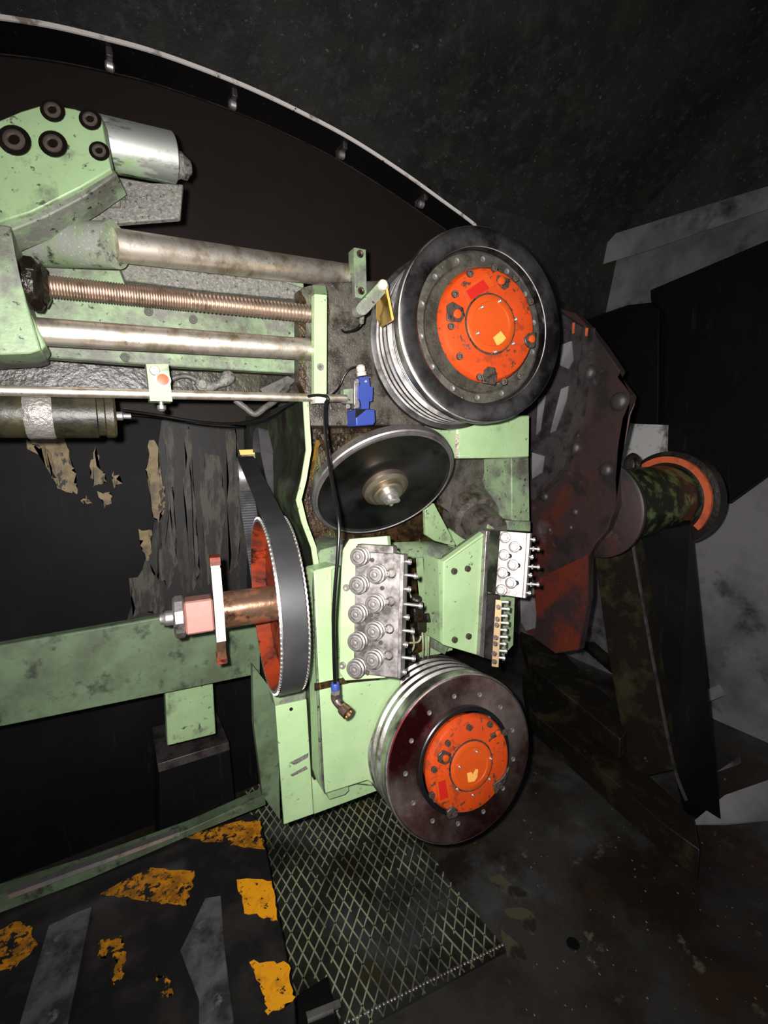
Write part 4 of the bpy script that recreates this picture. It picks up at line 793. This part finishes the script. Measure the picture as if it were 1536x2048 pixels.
# ================================================================ FLYER DISC ARM (right)
fa = thing('flyer_plate', 'tall sooty red-brown faceted flyer plate behind the frame on the right', 'flyer plate', on(0, 1150, 960, 1.30))
FX = 1.30
obj('plate', pX([(1040, 600), (1112, 614), (1150, 626), (1178, 655), (1205, 690), (1240, 742), (1233, 755), (1262, 792), (1246, 830), (1228, 935), (1232, 1010), (1215, 1060), (1190, 1088), (1176, 1112), (1176, 1195), (1158, 1300), (1112, 1308), (1050, 1262), (1035, 1210), (1040, 1000)], FX, .03), 'redplate', fa, bev=.003)
obj('lower_blade', pX([(1062, 1165), (1174, 1110), (1174, 1195), (1156, 1298), (1112, 1306), (1052, 1262)], FX-.004, .004), 'redpaint', fa, 'worn vermilion lower blade')
obj('inner_panel', pX([(1040, 606), (1112, 620), (1172, 660), (1150, 830), (1122, 930), (1062, 1000), (1040, 1000)], FX-.02, .02), 'soot_steel', fa, 'sooty inner panel', bev=.002)
obj('raised_rib', pX([(1168, 650), (1176, 654), (1156, 830), (1128, 935), (1064, 1004), (1062, 994), (1118, 928), (1146, 828)], FX-.035, .035), 'soot_steel', fa, 'thin raised rib')
for pts in ([(1122, 690), (1142, 682), (1146, 720), (1136, 738), (1120, 730)], [(1122, 778), (1136, 772), (1132, 800), (1110, 862), (1100, 866)], [(1076, 800), (1090, 790), (1080, 860), (1072, 870)], [(1064, 905), (1088, 912), (1084, 945), (1064, 958)]):
    obj('window_slot', pX(pts, FX-.024, .004), 'greywall', fa, 'pale plate painted as lit wall in a gap')  # pale plates stand in for light seen through the slots
for pts in ([(1145, 646), (1149, 645), (1148, 666), (1144, 668)], [(1171, 656), (1176, 656), (1174, 672), (1170, 672)]): obj('paint_tick', pX(pts, FX-.0365, .002), 'orange_ring', fa, 'orange paint mark')
for x, y, s in ((1177, 746, .026), (1240, 803, .028), (1150, 896, .024), (1213, 940, .022), (1090, 994, .016), (1150, 1024, .014), (1099, 1060, .010), (1141, 1055, .010)):
    inst('bolt', DM['soot_steel'], on(0, x, y, FX), (-1, 0, 0), fa, s)
for pts in ([(1040, 1190), (1064, 1150), (1072, 1230), (1070, 1256), (1052, 1262), (1042, 1245)],):
    obj('lower_slot', pX(pts, FX-.006, .004), 'greywall', fa, 'pale rounded slot')
# hub tube
HXc = on(0, 1178, 1020, FX); ax = Vector((1, 0, 0))
mt = thing('flyer_motor', 'mottled green-black motor tube right of the red-brown plate', 'motor', HXc+Vector((.3, 0, -.1)))
lat('front_flange', [(.150, 0), (.158, .004), (.158, .016), (.150, .02), (.13, .02)], 'redplate', HXc+Vector((.031, 0, .0)), ax, mt, 64, 'sooty round flange')
lat('tube', [(.122, 0), (.122, .34), (.118, .40)], 'mossy', HXc+Vector((.05, 0, .0)), ax, mt, 64)
q = HXc+Vector((.22, 0, .122)); lat('lifting_eye', [(.0, 0)], 'oilblack', q, (0, 0, 1), mt, 8) if 0 else None
bm = bmesh.new(); bmesh.ops.create_uvsphere(bm, u_segments=4, v_segments=3, radius=.0001); bm.clear()
ring = [(q+Vector((.03*math.cos(2*PI*k/20), 0, .03*math.sin(2*PI*k/20)+.012))) for k in range(21)]
obj('lifting_eye', tube(ring, .010, 8, sm=False), 'oilblack', mt)
bm = bmesh.new(); box(bm, on(0, 1258, 1030, 1.5), (.04, .02, .05)); obj('terminal_tab', bm, 'hose', mt)
for x in (1241, 1264): inst('red_dot', DM['orange'], on(0, x, 990, 1.42), (-.6, -1, .3), mt, .010)
og = thing('orange_ring', 'orange painted ring on a shadow-dark collar at the far end of the motor tube', 'ring', HXc+Vector((.62, 0, -.15)))
lat('collar', [(.14, 0), (.172, .005), (.172, .05), (.14, .055)], 'oilblack', HXc+Vector((.44, 0, .0)), ax, og, 64, 'dark collar standing in for shadow round the ring')  # dark rim outside the orange band stands in for shadow
bm = bmesh.new(); pr = []
for k in range(49):
    a = PI*(-.22)+PI*.98*k/48; pr.append((math.cos(a), math.sin(a)))
vv = []
for ca, sa_ in pr: vv.append([bm.verts.new((x, -r*ca, r*sa_)) for x, r in ((0, .132), (0, .154), (.012, .154), (.012, .132))])
for a, b in zip(vv, vv[1:]):
    for k in range(4): bm.faces.new((a[k], b[k], b[(k+1) % 4], a[(k+1) % 4]))
bm.faces.new(vv[0]); bm.faces.new(vv[-1])
bmesh.ops.translate(bm, verts=bm.verts, vec=HXc+Vector((.425, 0, .0))); obj('orange_band', bm, 'orange_ring', og, 'arc of orange paint')
# support leg
lg = thing('support_leg', 'oil-black sloping leg under the motor tube', 'leg', on(0, 1330, 1600, 1.7))
obj('front_face', hull([on(0, x, y, X) for x, y, X in ((1186, 1090, 1.50), (1262, 1076, 1.50), (1300, 1300, 1.52), (1345, 1540, 1.55), (1262, 1560, 1.55), (1215, 1300, 1.52))]+[on(0, x, y, X)+Vector((.08, 0, 0)) for x, y, X in ((1186, 1090, 1.50), (1262, 1076, 1.50), (1345, 1540, 1.55), (1262, 1560, 1.55))]), 'oilblack', lg, bev=.003)
obj('ridge', tube([on(0, 1264, 1080, 1.49), on(0, 1302, 1300, 1.51), on(0, 1345, 1520, 1.54), on(0, 1372, 1600, 1.55)], .006, 6), 'soot_steel', lg, 'worn bright ridge')
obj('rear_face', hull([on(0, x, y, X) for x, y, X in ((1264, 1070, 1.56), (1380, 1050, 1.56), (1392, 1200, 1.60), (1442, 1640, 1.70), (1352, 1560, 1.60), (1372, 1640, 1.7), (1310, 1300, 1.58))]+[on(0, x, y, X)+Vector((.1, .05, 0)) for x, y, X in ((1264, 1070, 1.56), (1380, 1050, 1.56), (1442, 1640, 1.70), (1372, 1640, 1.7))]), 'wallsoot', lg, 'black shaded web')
# floor beams running away at the right, and debris
def fbeam(pts, z, t, m, nm, lab): return tag(obj(nm, pZ(pts, z, t), m, bev=.004), lab, 'beam')
fbeam([(1040, 1262), (1110, 1290), (1262, 1440), (1250, 1470), (1240, 1478), (1060, 1330)], .30, .08, 'oilblack', 'floor_beam', 'black oily beam lying behind the lower pulley, nearest the red plate')
fbeam([(1045, 1350), (1110, 1370), (1390, 1640), (1400, 1700), (1330, 1650), (1060, 1420)], .16, .10, 'oilblack', 'floor_beam', 'long oil-black beam running diagonally toward the lower right')
fbeam([(1170, 1538), (1182, 1536), (1274, 1608), (1270, 1618), (1255, 1612)], .05, .045, 'dust', 'floor_bar', 'thin pale bar on the floor right of the lower pulley')
fbeam([(1160, 1282), (1190, 1284), (1310, 1390), (1300, 1400)], .25, .03, 'oilblack', 'floor_bar', 'thin dark bar below the tip of the red plate')
tag(obj('scrap_sheet', hull([on(2, 1378, 1650, .03), on(2, 1450, 1590, .10), on(2, 1536, 1560, .12), on(2, 1560, 1640, .05), on(2, 1450, 1650, .03), on(2, 1450, 1590, .09)]), 'greywall'), 'pale grey scrap sheet on the floor at the right edge', 'scrap')
tag(obj('scrap_block', hull([at(1432, 1545, 1.9), at(1480, 1512, 1.95), at(1490, 1560, 1.95), at(1450, 1590, 1.9), at(1480, 1512, 2.05), at(1450, 1590, 2.0), at(1435, 1545, 2.0)]), 'greywall'), 'pale grey chunk leaning above the scrap sheet', 'scrap')
tag(obj('scrap_block', hull([at(1402, 1385, 2.1), at(1440, 1368, 2.1), at(1452, 1390, 2.1), at(1420, 1402, 2.1), at(1440, 1368, 2.2), at(1402, 1385, 2.2), at(1430, 1400, 2.2)]), 'greywall'), 'small pale lump beside the sloping black leg', 'scrap')
bm = bmesh.new()
for k in range(110):
    x, y = random.uniform(1040, 1536), random.uniform(1420, 2040)
    if y < 1400+(x-1040)*.35: continue
    r = random.uniform(.0008, .0028)*(1+.5*(random.random() < .1)); q = on(2, x, y, r*.6)
    if q.x > 2.38 or q.y > 2.3: continue
    bmesh.ops.create_icosphere(bm, subdivisions=1, radius=r, matrix=Matrix.Translation(q) @ Matrix.Diagonal((1, 1.4, .6, 1)))
o = stuff(obj('metal_crumbs', bm, 'dust', smooth=0)); tag(o, 'scattered metal crumbs on the dark floor', 'debris')
q = on(2, 1146, 1888, .001); tag(lat('floor_plug', [(.017, 0), (.016, .003), (.009, .004), (0, .001)], 'black', q, (0, 0, 1), None, 20), 'small black round plug in the floor at the lower right', 'plug')
